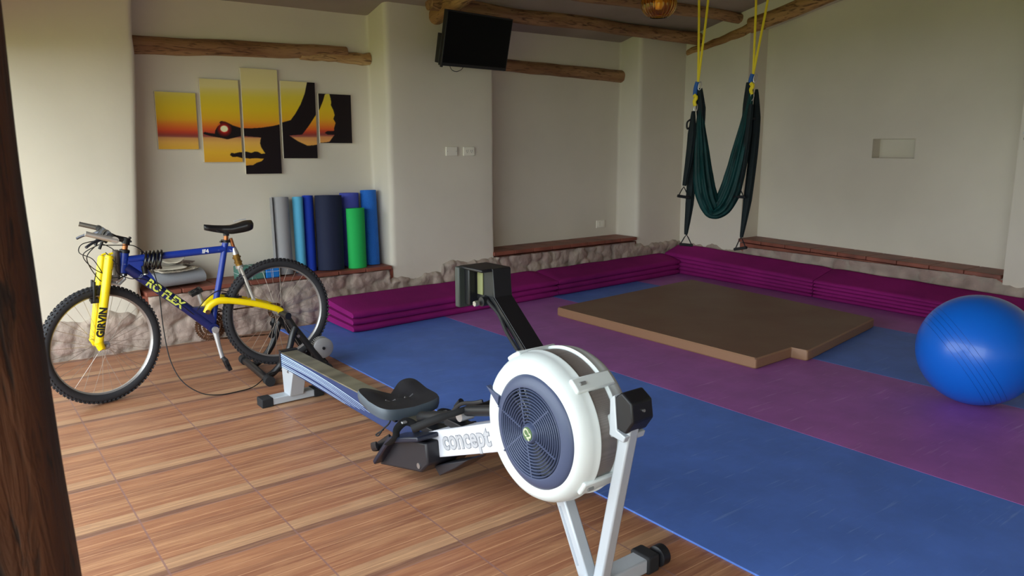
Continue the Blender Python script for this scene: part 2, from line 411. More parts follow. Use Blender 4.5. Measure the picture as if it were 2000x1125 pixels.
bk = MB(); bk.box(1.10, 3.11, 5.805, 6.15, 0, 0.376); bk.box(4.18, 6.12, 5.805, 6.15, 0, 0.376); tag(bk.build('trim_4', TERRA, smooth=False), kind='structure')
bk = MB(); bk.prism([(2.40, 0), (5.0, 0), (5.0, .383), (2.40, .328)], lambda p, t: (t, p[0], p[1]), XR+.005, 7.16); tag(bk.build('trim_5', TERRA, smooth=False), kind='structure')

def ledge(name, pts, place, joints):
    m = MB(); m.prism(pts, place, 0, 1); return tag(m.build(name, TERRA, bevel=0.008, smooth=False), kind='structure')
def ledge_run(name, n, f):
    """a run of terracotta tiles butted end to end"""
    m = MB()
    for i in range(n): f(m, i/n, (i+1)/n)
    return tag(m.build(name, TERRA, bevel=0.006, smooth=False), kind='structure')
ledge_run('trim_1', 8, lambda m, a, b: m.box(1.13+1.96*a, 1.13+1.96*b-.004, 5.775, 6.12, .376, .408))
ledge_run('trim_2', 8, lambda m, a, b: m.box(4.175+1.93*a, 4.175+1.93*b-.004, 5.775, 6.12, .388, .425))
ledge_run('trim_3', 9, lambda m, a, b: m.prism([(2.44+2.54*a, .335+.06*a), (2.44+2.54*b-.004, .335+.06*b), (2.44+2.54*b-.004, .37+.06*b), (2.44+2.54*a, .37+.06*a)], lambda p, t: (t, p[0], p[1]), XR-.025, 7.14))

# yard outside the open side
GRASS = mat('lawn', (140, 160, 62), 0.95, var=0.3, vscale=3)
gm = MB(); gm.add([(-30, -25, -.14), (20, -25, -.14), (20, 25, -.14), (-30, 25, -.14)], [(0, 1, 2, 3)])
tag(gm.build('lawn', GRASS, smooth=False), 'green lawn outside the open side of the room', 'lawn', kind='stuff')

# ------------------------------------------------------------------ logs
LOGX = wood_material('peeled_log_x', (176, 136, 96), (138, 98, 66), (80, 50, 32), 'X')
LOGY = wood_material('peeled_log_y', (190, 148, 96), (152, 110, 68), (84, 54, 32), 'Y')
LOGL = wood_material('pale_log', (206, 172, 120), (176, 134, 86), (96, 64, 40), 'X')
POSTM = wood_material('dark_post_wood', (84, 48, 24), (30, 19, 13), (9, 7, 7), 'Z', 7)
def log(p0, p1, r0, r1, seed, m, name='roof_beam', n=26, wob=0.014, oval=1.0):
    p0 = Vector(p0); p1 = Vector(p1); N_ = max(10, int((p1-p0).length/0.07)); t = (p1-p0).normalized()
    a = (Vector((0, 0, 1))-t*t.z).normalized() if abs(t.z) < .9 else Vector((1, 0, 0)); b = t.cross(a); rings = []
    for i in range(N_+1):
        s = i/N_; c = p0.lerp(p1, s) + a*wob*nz(s*5, seed, 0)*1.4 + b*wob*nz(s*5, seed, 4)*1.4; r = r0+(r1-r0)*s
        ring = []
        for k in range(n):
            th = 2*PI*k/n; q = r*(1+0.13*nz(math.cos(th)*1.3+seed, math.sin(th)*1.3, s*6)+0.05*nz(math.cos(th)*5, math.sin(th)*5, s*9+seed))
            ring.append(c+(a*math.cos(th)*oval+b*math.sin(th))*q)
        rings.append(ring)
    mb = MB(); mb.loft(rings); return mb.build(name, m, sharp=50)
# local origin at world origin keeps grain direction true
tag(log((3.45, 5.66, 2.575), (6.86, 5.62, 2.535), .062, .06, 1, LOGX), 'brown roof beam nearest the back wall, ending just left of the corner', 'beam', 'roof beams')
tag(log((2.6, 5.12, 2.70), (6.84, 5.12, 2.69), .06, .052, 2, LOGX), 'brown roof beam behind the amber lamp, ending over the sloping log', 'beam', 'roof beams')
tag(log((3.60, 5.83, 2.495), (3.68, 1.4, 3.50), .072, .08, 3, LOGY), 'pale yellow-brown rafter end above the television', 'beam', 'roof beams')
tag(log((6.85, 5.79, 2.405), (6.85, 4.85, 2.60), .034, .06, 5, LOGY, 'wall_log'), 'thin end of the sloping log on the right wall, in the corner', 'beam')
tag(log((6.85, 4.98, 2.605), (6.85, 1.6, 3.31), .075, .085, 6, LOGY, 'wall_log'), 'thick sloping log across the top of the right wall', 'beam')
tag(log((1.12, 6.10, 2.128), (2.89, 6.09, 2.185), .072, .052, 8, LOGX, 'wall_log', wob=.004, oval=.95), 'long brown lintel log over the sunset canvases', 'beam')
tag(log((2.49, 6.085, 2.14), (3.10, 6.085, 2.145), .036, .05, 9, LOGL, 'wall_log'), 'short pale split log at the right end of the lintel above the canvases', 'beam')
tag(log((4.16, 6.10, 2.185), (6.12, 6.09, 2.145), .052, .064, 10, LOGX, 'wall_log'), 'brown lintel log right of the television', 'beam')
# the foreground post
pm = MB(); rings = []
for i in range(60):
    z = 2.02*i/59; r = 0.118 + 0.02*math.exp(-((z-0.75)/0.5)**2) - 0.008*z/3.3
    rings.append([Vector((-0.022+math.cos(t)*r*(1+.08*nz(math.cos(t)*2, math.sin(t)*2, z*1.5)+.03*nz(math.cos(t)*6, math.sin(t)*6, z*4)), 1.19+math.sin(t)*r*(1+.08*nz(math.cos(t)*2, math.sin(t)*2, z*1.5)), z)) for t in [2*PI*k/40 for k in range(40)]])
pm.loft(rings); tag(pm.build('timber_post', POSTM, sharp=60), 'dark rough timber post in the left foreground', 'post')

# ------------------------------------------------------------------ floor mats
BLUEV = vinyl_material('blue_vinyl', (92, 132, 222), (138, 168, 222))
PURPV = vinyl_material('purple_vinyl', (176, 106, 186), (204, 160, 208))
EDGE = mat('mat_edge_lilac', (140, 128, 176), 0.6)
def floor_mat(x0, x1, m, label):
    b = MB(); b.box(x0+.0015, x1-.0015, -2.8, 5.74, 0.0, 0.008)
    return tag(b.build('floor_mat', m, bevel=0.0015, smooth=False), label, 'mat', 'roll-out floor mats')
floor_mat(2.058, 3.322, BLUEV, 'blue vinyl floor mat laid along the wood-look tiles')
floor_mat(3.322, 4.582, PURPV, 'purple vinyl floor mat between the two blue ones')
floor_mat(4.582, 5.80, BLUEV, 'blue vinyl floor mat under the exercise ball and the brown pad')
floor_mat(5.80, 6.79, PURPV, 'purple vinyl floor mat alongside the magenta cushions of the right wall')

# brown gym pad with a notched corner
BROWN = mat('brown_leatherette', (124, 98, 80), 0.5, var=0.16, vscale=2.5, bump=0.08, spec=0.3, rgb2=(116, 84, 68))
TAN = mat('tan_leatherette_edge', (148, 112, 84), 0.5, bump=0.08)
bp_ = [(4.078, 4.755), (4.066, 2.79), (4.478, 2.805), (4.490, 2.69), (5.755, 2.905), (6.00, 4.92)]
bpad = MB(); rp = rounded([Vector(p) for p in bp_], [.02, .02, .012, .02, .02, .02], 4)
nr = len(rp)
def padring(ins, z):
    c = Vector((5.0, 3.8)); return [((p.x+(c.x-p.x)*ins), (p.y+(c.y-p.y)*ins), z) for p in rp]
bpad.loft([padring(0.006, .009), padring(0, .017), padring(0, .072), padring(0.006, .082)], caps=True)
bpad.build_obj = bpad.build('gym_pad', [TAN], sharp=25)
bo = bpad.build_obj
bo.data.materials.append(BROWN)
for f in bo.data.polygons:
    if f.normal.z > 0.6: f.material_index = 1
tag(bo, 'large flat brown gym pad with a notched corner on the purple and blue mats', 'mat')

# ------------------------------------------------------------------ magenta folding mattresses
MAG = mat('magenta_fabric', (148, 36, 116), 0.95, var=0.12, vscale=2.0, bump=0.2, bscale=90, spec=0.1)
def mattress(label, corners, z0, heights_f, heights_b, n, group, seed=0):
    """a folded foam mattress: n panels; corners: front-left, front-right, back-right, back-left (x, y)"""
    A, B, Cc, D = [Vector(c) for c in corners]; ctr = (A+B+Cc+D)/4
    e = empty('folding_mattress', (ctr.x, ctr.y, z0), label=label, cat='mattress', group=group)
    nu, nv = 44, 8
    for k in range(n):
        m = MB(); rings = []
        def P(u, v, w):       # u along front, v depth, w 0..1 through the thickness
            p = (A.lerp(B, u)).lerp(D.lerp(Cc, u), v)
            hf = heights_f[0]+(heights_f[1]-heights_f[0])*u; hb = heights_b[0]+(heights_b[1]-heights_b[0])*u
            h = hf+(hb-hf)*v; z = z0 + h*(k+w)/n
            z += 0.006*nz(u*7+seed, v*3, k)*(w if k == n-1 else .4)
            return p, z
        prof = [(0.10, 0.02), (0.035, 0.0), (0.0, 0.22), (-0.006, 0.5), (0.0, 0.78), (0.035, 1.0), (0.10, 1.0)]   # rounded front edge
        full = [(v, w) for v, w in prof] + [(0.35, 1.0), (0.65, 1.0), (0.9, 1.0), (0.97, 0.97), (1.0, 0.8), (1.0, 0.2), (0.97, 0.03), (0.6, 0.0)]
        for i in range(nu+1):
            u = i/nu; ring = []
            pin = 0.0
            if i == 0 or i == nu: pin = 0.35
            elif i == 1 or i == nu-1: pin = 0.1
            for v, w in full:
                ww = 0.5+(w-0.5)*(1-pin*(0.9)); vv = v+0.012*nz(u*16+seed, k*3, 2)*(1 if v < .2 else 0) + (0.012*(k % 2) if v < .05 else 0)
                p, z = P(u, vv, ww); ring.append((p.x-ctr.x, p.y-ctr.y, z-z0))
            rings.append(ring)
        m.loft(rings); m.build('panel', MAG, e, sharp=60)
    return e
g_m = 'magenta folding mattresses along the walls'
mattress('magenta folded mattress at the open end of the back wall, near the bicycle', [(2.46, 5.25), (4.64, 5.39), (4.64, 5.755), (2.46, 5.755)], 0.0085, (.160, .150), (.205, .205), 3, g_m, 1)
mattress('magenta folded mattress on the back wall between the corner and a seam', [(4.65, 5.39), (6.50, 5.50), (6.50, 5.755), (4.65, 5.755)], 0.0085, (.150, .160), (.205, .215), 3, g_m, 5)
mattress('tall magenta folded mattress filling the room corner along the right wall', [(6.52, 5.74), (6.44, 3.86), (6.775, 3.86), (6.775, 5.74)], 0.0085, (.215, .165), (.30, .25), 5, g_m, 9)
mattress('tall magenta folded mattress behind the exercise ball', [(6.435, 3.85), (6.36, 1.75), (6.775, 1.75), (6.775, 3.85)], 0.0085, (.165, .14), (.25, .20), 5, g_m, 13)

# ------------------------------------------------------------------ exercise ball
BALL = mat('blue_ball_vinyl', (8, 104, 216), 0.33, spec=0.55, coat=0.15)
bx, by, br_ = 4.47, 1.675, 0.302
e = MB(); n1, n2 = 72, 96; vs = []
def ballp(a, b):
    r = br_
    return (r*math.sin(a)*math.cos(b), r*math.sin(a)*math.sin(b), r*math.cos(a))
bm_ = MB(); bm_.grid(lambda u, v: ballp(max(1e-4, min(PI-1e-4, PI*v)), 2*PI*u), 96, 72)
ballo = bm_.build('exercise_ball', BALL, sharp=180, merge=1e-5); ballo.location = (bx, by, br_+.0085); ballo.rotation_euler = (0.9, 0.35, 0.4)
tag(ballo, 'big blue inflated exercise ball on the floor mats at the right', 'ball')
rid = MB()
for k in range(-2, 3):
    a = PI/2 + k*0.085 + 0.30
    rid.tube([tuple(Vector(ballp(a, 2*PI*i/96))*1.0002) for i in range(96)], 0.0009, 5, closed=True)
rid.build('rib', mat('dark_blue_rib', (10, 62, 150), 0.4), ballo)

# ------------------------------------------------------------------ television
tv = empty('television', (3.746, 5.399, 2.264), math.radians(7.94), math.radians(12.6), 'black flat-screen television hanging tilted on the pillar', 'television')
SCR = mat('dark_screen', (6, 6, 8), 0.35, spec=0.12)
t = MB(); t.box(-.365, .365, -.012, .03, -.215, .215); t.build('casing', BLACKP, tv, bevel=.004)
t = MB(); t.box(-.352, .352, -.0145, -.011, -.190, .203); t.build('screen', SCR, tv)
t = MB(); t.box(-.30, .30, .03, .075, -.17, .12); t.build('back_cover', BLACKP, tv, bevel=.02)
t = MB(); t.box(-.37, -.345, .02, .07, -.20, .03); t.box(-.355, -.335, -.0, .02, -.228, -.214); t.build('side_speaker', BLACKP, tv, bevel=.004)
t = MB(); t.box(-.1, .1, .075, .10, -.1, .1); t.tube([(0, .09, 0), (0, .2, .02), (0.0, .38, .06)], .022, 10); t.build('wall_bracket', BLACKP, tv)
t = MB(); t.tube(smooth_path([(-.25, .02, -.212), (-.22, .02, -.245), (-.17, .02, -.255), (-.12, .02, -.238), (-.10, .02, -.212)], 5), .003, 6); t.build('cable', BLACKP, tv)

# ------------------------------------------------------------------ canvases (five pieces of one sunset picture)
PRINT = attr_material('sunset_print', 'ink', 0.45, spec=0.35)
CANV = mat('canvas_side', (222, 214, 196), 0.8)
SIL = [
 [(472,625),(485,617),(530,625),(566,629),(570,605),(590,572),(616,552),(608,537),(622,526),(655,530),(680,540),(720,560),(760,572),(800,582),(860,583),(950,575),(1050,558),(1120,540),(1190,520),(1230,470),(1280,390),(1320,300),(1343,212),(1345,180),(1500,180),(1490,305),(1475,312),(1460,360),(1430,430),(1400,480),(1350,550),(1310,600),(1280,636),(1230,640),(1170,645),(1120,648),(950,655),(850,650),(780,645),(700,665),(665,673),(630,665),(570,655),(520,646),(478,634)],
 [(950,640),(938,680),(935,705),(942,735),(960,765),(975,788),(940,790),(915,775),(890,772),(860,785),(820,775),(760,776),(720,786),(690,782),(680,800),(700,815),(740,813),(790,826),(840,832),(900,828),(960,830),(940,852),(900,865),(870,885),(800,892),(790,990),(1115,990),(1115,850),(1415,850),(1415,716),(1380,722),(1320,728),(1240,690),(1170,643),(1120,630)],
 [(1508,290),(1520,340),(1524,370),(1522,400),(1540,440),(1550,480),(1538,510),(1555,545),(1540,590),(1545,640),(1520,672),(1500,700),(1470,706),(1415,712),(1415,730),(1700,730),(1700,290)],
 [(1462,628),(1480,614),(1545,610),(1545,642),(1485,642)]]
STOPS = [(90,(212,200,150)),(250,(218,205,140)),(330,(216,196,66)),(430,(222,190,36)),(510,(224,172,34)),(560,(224,136,38)),(595,(216,98,40)),(618,(186,66,44)),(640,(140,62,56)),(652,(150,84,72)),(662,(206,150,90)),(700,(226,176,84)),(780,(228,178,50)),(860,(220,160,44)),(960,(190,120,70))]
def inpoly(px, py, poly):
    ins = np.zeros(px.shape, bool); n = len(poly)
    for i in range(n):
        x1, y1 = poly[i]; x2, y2 = poly[(i+1) % n]
        if y1 == y2: continue
        c = ((y1 > py) != (y2 > py)) & (px < (x2-x1)*(py-y1)/(y2-y1)+x1); ins ^= c
    return ins
def art(px, py):
    ys = [s[0] for s in STOPS]; col = np.stack([np.interp(py, ys, [s[1][k] for s in STOPS]) for k in range(3)], -1)
    # redder cloud bank low on the left, pinker sea far right
    kl = np.exp(-((py-590)/55)**2)*np.clip((900-px)/900, 0, 1)
    col = col*(1-kl[..., None]*0.38)+np.array((206, 66, 36))*kl[..., None]*0.38
    kr = np.clip((px-1000)/500, 0, 1)*np.clip((py-640)/30, 0, 1)
    col = col*(1-kr[..., None]*0.45)+np.array((214, 128, 84))*kr[..., None]*0.45
    wv = np.sin(py*0.55+np.sin(px*0.03)*2)*np.clip((py-680)/60, 0, 1)*5; col = col+wv[..., None]
    s = np.zeros(px.shape)
    for ox, oy in ((-1.2, -1.2), (1.2, -1.2), (-1.2, 1.2), (1.2, 1.2)):
        q = np.zeros(px.shape, bool)
        for p in SIL: q |= inpoly(px+ox, py+oy, p)
        s += q*0.25
    # ring of the fingers around the sun
    d = np.hypot(px-645, py-590)
    glow = np.exp(-(d/46)**2)
    dark = np.array((22, 13, 16.0))
    col = col*(1-s[..., None])+dark*s[..., None]
    red = np.array((200, 30, 18)); col = col*(1-np.clip(glow*1.3*(d < 62), 0, 1)[..., None])+red*np.clip(glow*1.3*(d < 62), 0, 1)[..., None]
    sun = np.clip((34-np.hypot((px-645)*0.95, (py-588)*1.15)*1.0)/8, 0, 1); col = col*(1-sun[..., None])+np.array((255, 236, 190))*sun[..., None]
    return col
PAN = [((1.382,1.816),(1.669,1.816),(1.636,1.402),(1.352,1.402),[(105,290),(433,300),(433,752),(105,760)],'leftmost sunset canvas, plain yellow and red sky over sea','small yellow'),
       ((1.703,1.918),(1.993,1.926),(1.955,1.303),(1.664,1.301),[(465,190),(783,200),(783,855),(470,862)],'sunset canvas with the open hand ringing the sun',''),
       ((2.014,2.014),(2.304,2.016),(2.262,1.205),(1.972,1.204),[(803,95),(1103,105),(1106,950),(810,962)],'tallest middle sunset canvas with the forearm silhouette',''),
       ((2.319,1.931),(2.611,1.932),(2.576,1.322),(2.284,1.322),[(1120,205),(1408,215),(1400,830),(1120,832)],'sunset canvas with the bent black elbow and thigh silhouette',''),
       ((2.628,1.844),(2.919,1.845),(2.898,1.442),(2.606,1.443),[(1422,305),(1690,313),(1690,710),(1422,713)],'rightmost small sunset canvas, mostly black torso silhouette','')]
for a, b, c, d, px, lab, _ in PAN:
    x0 = (a[0]+d[0])/2; x1 = (b[0]+c[0])/2; z1 = (a[1]+b[1])/2; z0 = (c[1]+d[1])/2; cx, cz = (x0+x1)/2, (z0+z1)/2
    W_, H_ = x1-x0, z1-z0
    m = MB(); m.box(-W_/2, W_/2, -.026, -.001, -H_/2, H_/2); fr = m.build('canvas_print', CANV, bevel=0.002); fr.location = (cx, 6.096, cz)
    fr.rotation_euler = (0, math.radians(0.6), 0)
    nu, nv = int(W_/.003), int(H_/.003)
    g = MB(); g.grid(lambda u, v: (-W_/2+.002+(W_-.004)*u, -.0268, -H_/2+.002+(H_-.004)*v), nu, nv)
    go = g.build('picture', PRINT, fr, smooth=False)
    U, V = np.meshgrid(np.linspace(0, 1, nu+1), np.linspace(1, 0, nv+1))
    (ax, ay), (b_x, b_y), (cx_, cy_), (dx_, dy_) = px
    PX = (ax*(1-U)+b_x*U)*(1-V)+(dx_*(1-U)+cx_*U)*V; PY = (ay*(1-U)+b_y*U)*(1-V)+(dy_*(1-U)+cy_*U)*V
    col = np.clip(art(PX, PY)*1.07, 0, 255)/255; col = np.where(col <= .04045, col/12.92, ((col+.055)/1.055)**2.4)
    rgba = np.concatenate([col, np.ones(col.shape[:2]+(1,))], -1).astype(np.float32)
    at = go.data.color_attributes.new('ink', 'FLOAT_COLOR', 'POINT'); at.data.foreach_set('color', rgba.ravel())
    tag(fr, lab + ' (one of five)' if False else lab, 'picture', 'five-piece sunset picture on the back wall')

# ------------------------------------------------------------------ wall plates, hook
PLATE = mat('cream_wall_plate', (242, 238, 222), 0.4)
def plate(name, cx, y, cz, w_, h_, lab, cat, holes):
    e = empty(name, (cx, y, cz), label=lab, cat=cat)
    m = MB(); m.box(-w_/2, w_/2, -.009, 0.004, -h_/2, h_/2); m.build('face_plate', PLATE, e, bevel=.003)
    for kind, hx in holes:
        if kind == 'screw':
            m = MB(); m.lathe([(0, 0.0), (0, .003), (.002, .003)], (hx, -.011, 0), (0, 1, 0), 10); m.build('screw', STEEL, e)
        elif kind == 'socket':
            m = MB(); m.box(hx-.021, hx+.021, -.0115, -.008, -.02, .02); s_ = m.build('socket', PLATE, e, bevel=.002)
            m = MB()
            for dx in (-.008, .008): m.box(hx+dx-.0015, hx+dx+.0015, -.0120, -.0112, -.002, .010)
            m.tube([(hx, -.0120, -.010), (hx, -.0112, -.010)], .003, 8); m.build('slot', BLACKP, s_)
        else:
            m = MB(); m.box(hx-.02, hx+.02, -.013, -.008, -.026, .026); m.build('rocker', PLATE, e, bevel=.003)
plate('blank_wall_plate', 3.727, 5.797, 1.369, .118, .078, 'blank cream wall plate left of the double socket', 'wall plate', [('screw', -.045), ('screw', .045)])
plate('wall_socket', 3.912, 5.797, 1.367, .120, .078, 'cream double wall socket on the pillar under the television', 'socket', [('socket', -.024), ('socket', .024)])
plate('light_switch', 5.856, 6.10, 0.557, .125, .082, 'small cream wall switch low in the niche above the brick ledge', 'switch', [('rocker', -.025), ('rocker', .025)])
hk = MB(); hk.tube(smooth_path([(0, 0, 0), (-.03, 0, 0), (-.045, -.0, -.03), (-.03, 0, -.055), (-.012, 0, -.04)], 5), .004, 8); hk.lathe([(0, 0), (0, .009), (-.006, .009), (-.008, 0)], (0, 0, 0), (1, 0, 0), 12)
ho = hk.build('wall_hook', STEEL); ho.location = (6.829, 2.40, 1.50); ho.rotation_euler = (0, 0, 0.5); tag(ho, 'small metal hook screwed to the right wall at the picture edge', 'hook')

# ------------------------------------------------------------------ yoga mats standing on the left ledge
def roll(label, base, top, rx_, ry_, L_, m, m2=None, turns=4, th=.005, flap=None, a0=2.2, group='rolled exercise mats on the left ledge'):
    """a sheet rolled into a spiral; rx_/ry_ outer half-widths"""
    base = Vector(base); ax = (Vector(top)-base).normalized()
    e = MB(); n = turns*36; outer = []; inner = []
    ex = (Vector((1, 0, 0))-ax*ax.x).normalized(); ey = ax.cross(ex)
    pts = []
    for i in range(n+1):
        a = 2*PI*turns*i/n; f = 1-(1-i/n)*0.72
        pts.append((a+a0, f))
    path = [ (ex*math.cos(a)*rx_*f+ey*math.sin(a)*ry_*f) for a, f in pts]
    if flap: path += [path[-1]+(ex*dx+ey*dy) for dx, dy in flap]
    def nrmls():
        out = []
        for i in range(len(path)):
            t = (path[min(i+1, len(path)-1)]-path[max(i-1, 0)]).normalized(); out.append(t.cross(ax))
        return out
    N_ = nrmls(); rings = []
    for h in (0, 1):
        c = ax*(L_*h)
        rings.append([c+p-q*th/2 for p, q in zip(path, N_)] + [c+p+q*th/2 for p, q in reversed(list(zip(path, N_)))])
    k = len(rings[0]); vs = rings[0]+rings[1]; fs = []
    for i in range(k): fs.append((i, (i+1) % k, k+(i+1) % k, k+i))
    half = k//2
    for i in range(half-1):
        fs.append((i, k-1-i, k-2-i, i+1)); fs.append((k+i, k+i+1, 2*k-2-i, 2*k-1-i))
    e.add(vs, fs)
    o = e.build('yoga_mat', m, sharp=50); o.location = base
    return tag(o, label, 'yoga mat', group)
def foam(nm, rgb, **k): return mat(nm, rgb, 0.75, bump=0.15, bscale=160, spec=0.25, **k)
zt = .408
roll('grey rolled mat, leftmost of the standing rolls', (2.192, 5.915, zt), (2.218, 6.0, 1.02), .075, .07, .617, foam('grey_foam', (158, 158, 160)), flap=[(-.001, -.02), (-.004, -.048)], a0=PI)
roll('thin light blue rolled mat', (2.338, 5.93, zt), (2.365, 6.0, 1.02), .044, .05, .612, foam('sky_foam', (96, 182, 220)))
roll('slim royal blue rolled mat', (2.430, 5.95, zt), (2.458, 6.02, 1.02), .046, .05, .618, foam('royal_foam', (30, 62, 176)))
roll('thick dark navy rolled mat', (2.575, 5.915, zt), (2.600, 5.965, 1.02), .094, .09, .615, foam('navy_foam', (40, 46, 70)), turns=5, th=.007, flap=[(.04, .002), (.075, .012), (.105, .03)], a0=-PI/2)
roll('periwinkle blue rolled mat standing behind the green one', (2.815, 6.015, zt), (2.825, 6.02, 1.02), .092, .066, .62, foam('periwinkle_foam', (82, 92, 190)))
roll('short bright green rolled mat', (2.808, 5.873, zt), (2.812, 5.885, .9), .088, .062, .50, foam('green_foam', (44, 190, 96)))
roll('tallest rolled mat, bright blue dimpled foam at the right end', (2.985, 5.95, zt), (3.000, 6.005, 1.03), .072, .072, .64, mat('blue_dimpled', (30, 112, 210), 0.7, bump=0.8, bscale=120))
STRAP = mat('white_band', (215, 222, 224), 0.6)
def block(label, x0, x1, y0, y1, h, rgb, nm):
    e = empty('yoga_block', ((x0+x1)/2, (y0+y1)/2, zt), label=label, cat='yoga block')
    W_, D_ = (x1-x0)/2, (y1-y0)/2
    m = MB(); m.box(-W_, W_, -D_, D_, 0, h); m.build('foam_block', foam(nm, rgb), e, bevel=.006)
    m = MB(); m.box(-W_-.001, W_+.001, -D_-.001, D_+.001, h*.5-.0012, h*.5+.0012); m.box(-.0012, .0012, -D_-.001, D_+.001, -.0, h+.001); m.build('band', STRAP, e)
block('teal green foam block on the left ledge, behind the rear bicycle tyre', 1.80, 2.008, 5.83, 5.95, .105, (84, 128, 116), 'teal_foam')
block('blue foam block on the left ledge, at the foot of the grey roll', 2.012, 2.118, 5.825, 5.92, .10, (36, 122, 206), 'blue_block_foam')

# grey mat lying on the ledge and papers on top
GM = foam('pale_grey_foam', (160, 164, 170))
e = MB(); rings = []; ctr = []
base0 = Vector((1.185, 5.865, .470)); base1 = Vector((1.545, 5.955, .470)); ax = (base1-base0).normalized(); ex = Vector((-ax.y, ax.x, 0)); ez = Vector((0, 0, 1))
n = 4*36; path = []
for i in range(n+1):
    a = 2*PI*3.6*i/n; f = 0.35+0.65*i/n; path.append(ex*math.cos(a)*.105*f+ez*math.sin(a)*.058*f)
Nn = []
for i in range(n+1):
    t_ = (path[min(i+1, n)]-path[max(i-1, 0)]).normalized(); Nn.append(t_.cross(ax))
vs = []
for h in (0, 1):
    c = base0.lerp(base1, h); vs += [c+p-q*.004 for p, q in zip(path, Nn)] + [c+p+q*.004 for p, q in reversed(list(zip(path, Nn)))]
k = 2*(n+1); fs = [(i, (i+1) % k, k+(i+1) % k, k+i) for i in range(k)]
for i in range(n): fs.append((i, k-1-i, k-2-i, i+1)); fs.append((k+i, k+i+1, 2*k-2-i, 2*k-1-i))
e.add([v-base0 for v in vs], fs); o = e.build('yoga_mat', GM, sharp=50); o.location = base0
tag(o, 'pale grey mat rolled flat and lying on the left ledge under papers', 'yoga mat')
PAPER = mat('newsprint', (214, 206, 188), 0.85, rgb2=(120, 112, 104), vscale=38, thr=(0.40, 0.46), vstretch=(1, 2.2, 1))
PAPERB = mat('newsprint_plain', (224, 216, 198), 0.85, rgb2=(200, 192, 176), vscale=6)
def paper(label, c, rz, W_, D_, m, seed, curl=.02):
    g = MB()
    def f(u, v):
        z = .004+curl*(u-.5)**2*2+.004*nz(u*3, v*3, seed)+curl*.8*max(0, v-.7)
        return ((u-.5)*W_, (v-.5)*D_, z)
    g.grid(f, 14, 12); g.grid(lambda u, v: tuple(Vector(f(u, v))-Vector((0.004, -.004, .004))), 14, 12)
    o = g.build('newspaper', m, sharp=180); o.location = c; o.rotation_euler = (.06, 0, rz); s = o.modifiers.new('solid', 'SOLIDIFY'); s.thickness = .0012
    return tag(o, label, 'newspaper')
paper('folded newspaper lying lowest on the grey rolled mat', (1.36, 5.885, .533), .30, .29, .17, PAPER, 1)
paper('cream paper sheet on top of the folded newspaper', (1.33, 5.875, .550), .05, .20, .13, PAPERB, 2, .018)
paper('dark printed leaflet at the back of the paper pile', (1.43, 5.95, .568), .8, .16, .12, mat('dark_leaflet', (112, 98, 96), .7, rgb2=(190, 180, 168), vscale=30, thr=(.42, .5)), 3, .015)
paper('crumpled cream flyer topmost on the paper pile', (1.365, 5.90, .590), -.5, .13, .11, PAPERB, 4, .03)

# ------------------------------------------------------------------ aerial yoga hammock (local x to the right along its width, z = world height)
ham = empty('yoga_hammock', (4.907, 3.79, 0), math.radians(-52.4), label='dark teal yoga hammock hanging from yellow straps', cat='hammock')
def hx(px, py, y=0.0): return Vector(((px-1413)/255.0, y, 1.892-(py-160)/255.6))
TEAL = mat('teal_nylon', (6, 60, 60), 0.6, var=0.35, vscale=14, vstretch=(3, 3, .4), spec=0.3)
TEALD = mat('dark_teal_nylon', (6, 26, 30), 0.8, var=0.3, vscale=20, vstretch=(4, 4, .4))
YEL = mat('yellow_strap', (228, 206, 34), 0.6); BLUS = mat('blue_daisy_strap', (26, 84, 160), 0.6)
def band(ctrl, widths, depth, m, name, pleats=9, amp=.13, n=48, parent=ham):
    """gathered cloth: lofted along ctrl points with pleated oval sections"""
    P_ = smooth_path(ctrl, 8); ws = []
    for i in range(len(widths)-1):
        for k in range(8): ws.append(widths[i]+(widths[i+1]-widths[i])*k/8)
    ws.append(widths[-1]); rings = []
    for i, p in enumerate(P_):
        t_ = (P_[min(i+1, len(P_)-1)]-P_[max(i-1, 0)]).normalized(); b = Vector((0, 1, 0)); nn = b.cross(t_).normalized()
        ring = []
        for k in range(n):
            a = 2*PI*k/n; q = 1+amp*math.cos(pleats*a+0.5*math.sin(i*.11))+.05*nz(math.cos(a)*3, math.sin(a)*3, i*.12)
            ring.append(p+nn*math.cos(a)*ws[i]*q+b*math.sin(a)*ws[i]*depth*q)
        rings.append(ring)
    mb = MB(); mb.loft(rings); return mb.build(name, m, parent, sharp=70)
# sling: left arm, seat, right arm in one cloth
L0 = [(1369, 178, .012), (1371, 215, .022), (1373, 255, .045), (1377, 300, .066), (1382, 345, .084), (1389, 378, .088), (1397, 400, .082), (1405, 412, .066)]
R0 = [(1405, 412, .066), (1420, 402, .082), (1432, 378, .088), (1441, 345, .082), (1449, 300, .070), (1457, 250, .052), (1462, 205, .030), (1465, 168, .014)]
ctrl = [hx(a, b) for a, b, _ in L0+R0[1:]]; wid = [q*0.86 for _, _, q in L0+R0[1:]]
band(ctrl, wid, 1.25, TEAL, 'sling', 11, .12, 66)
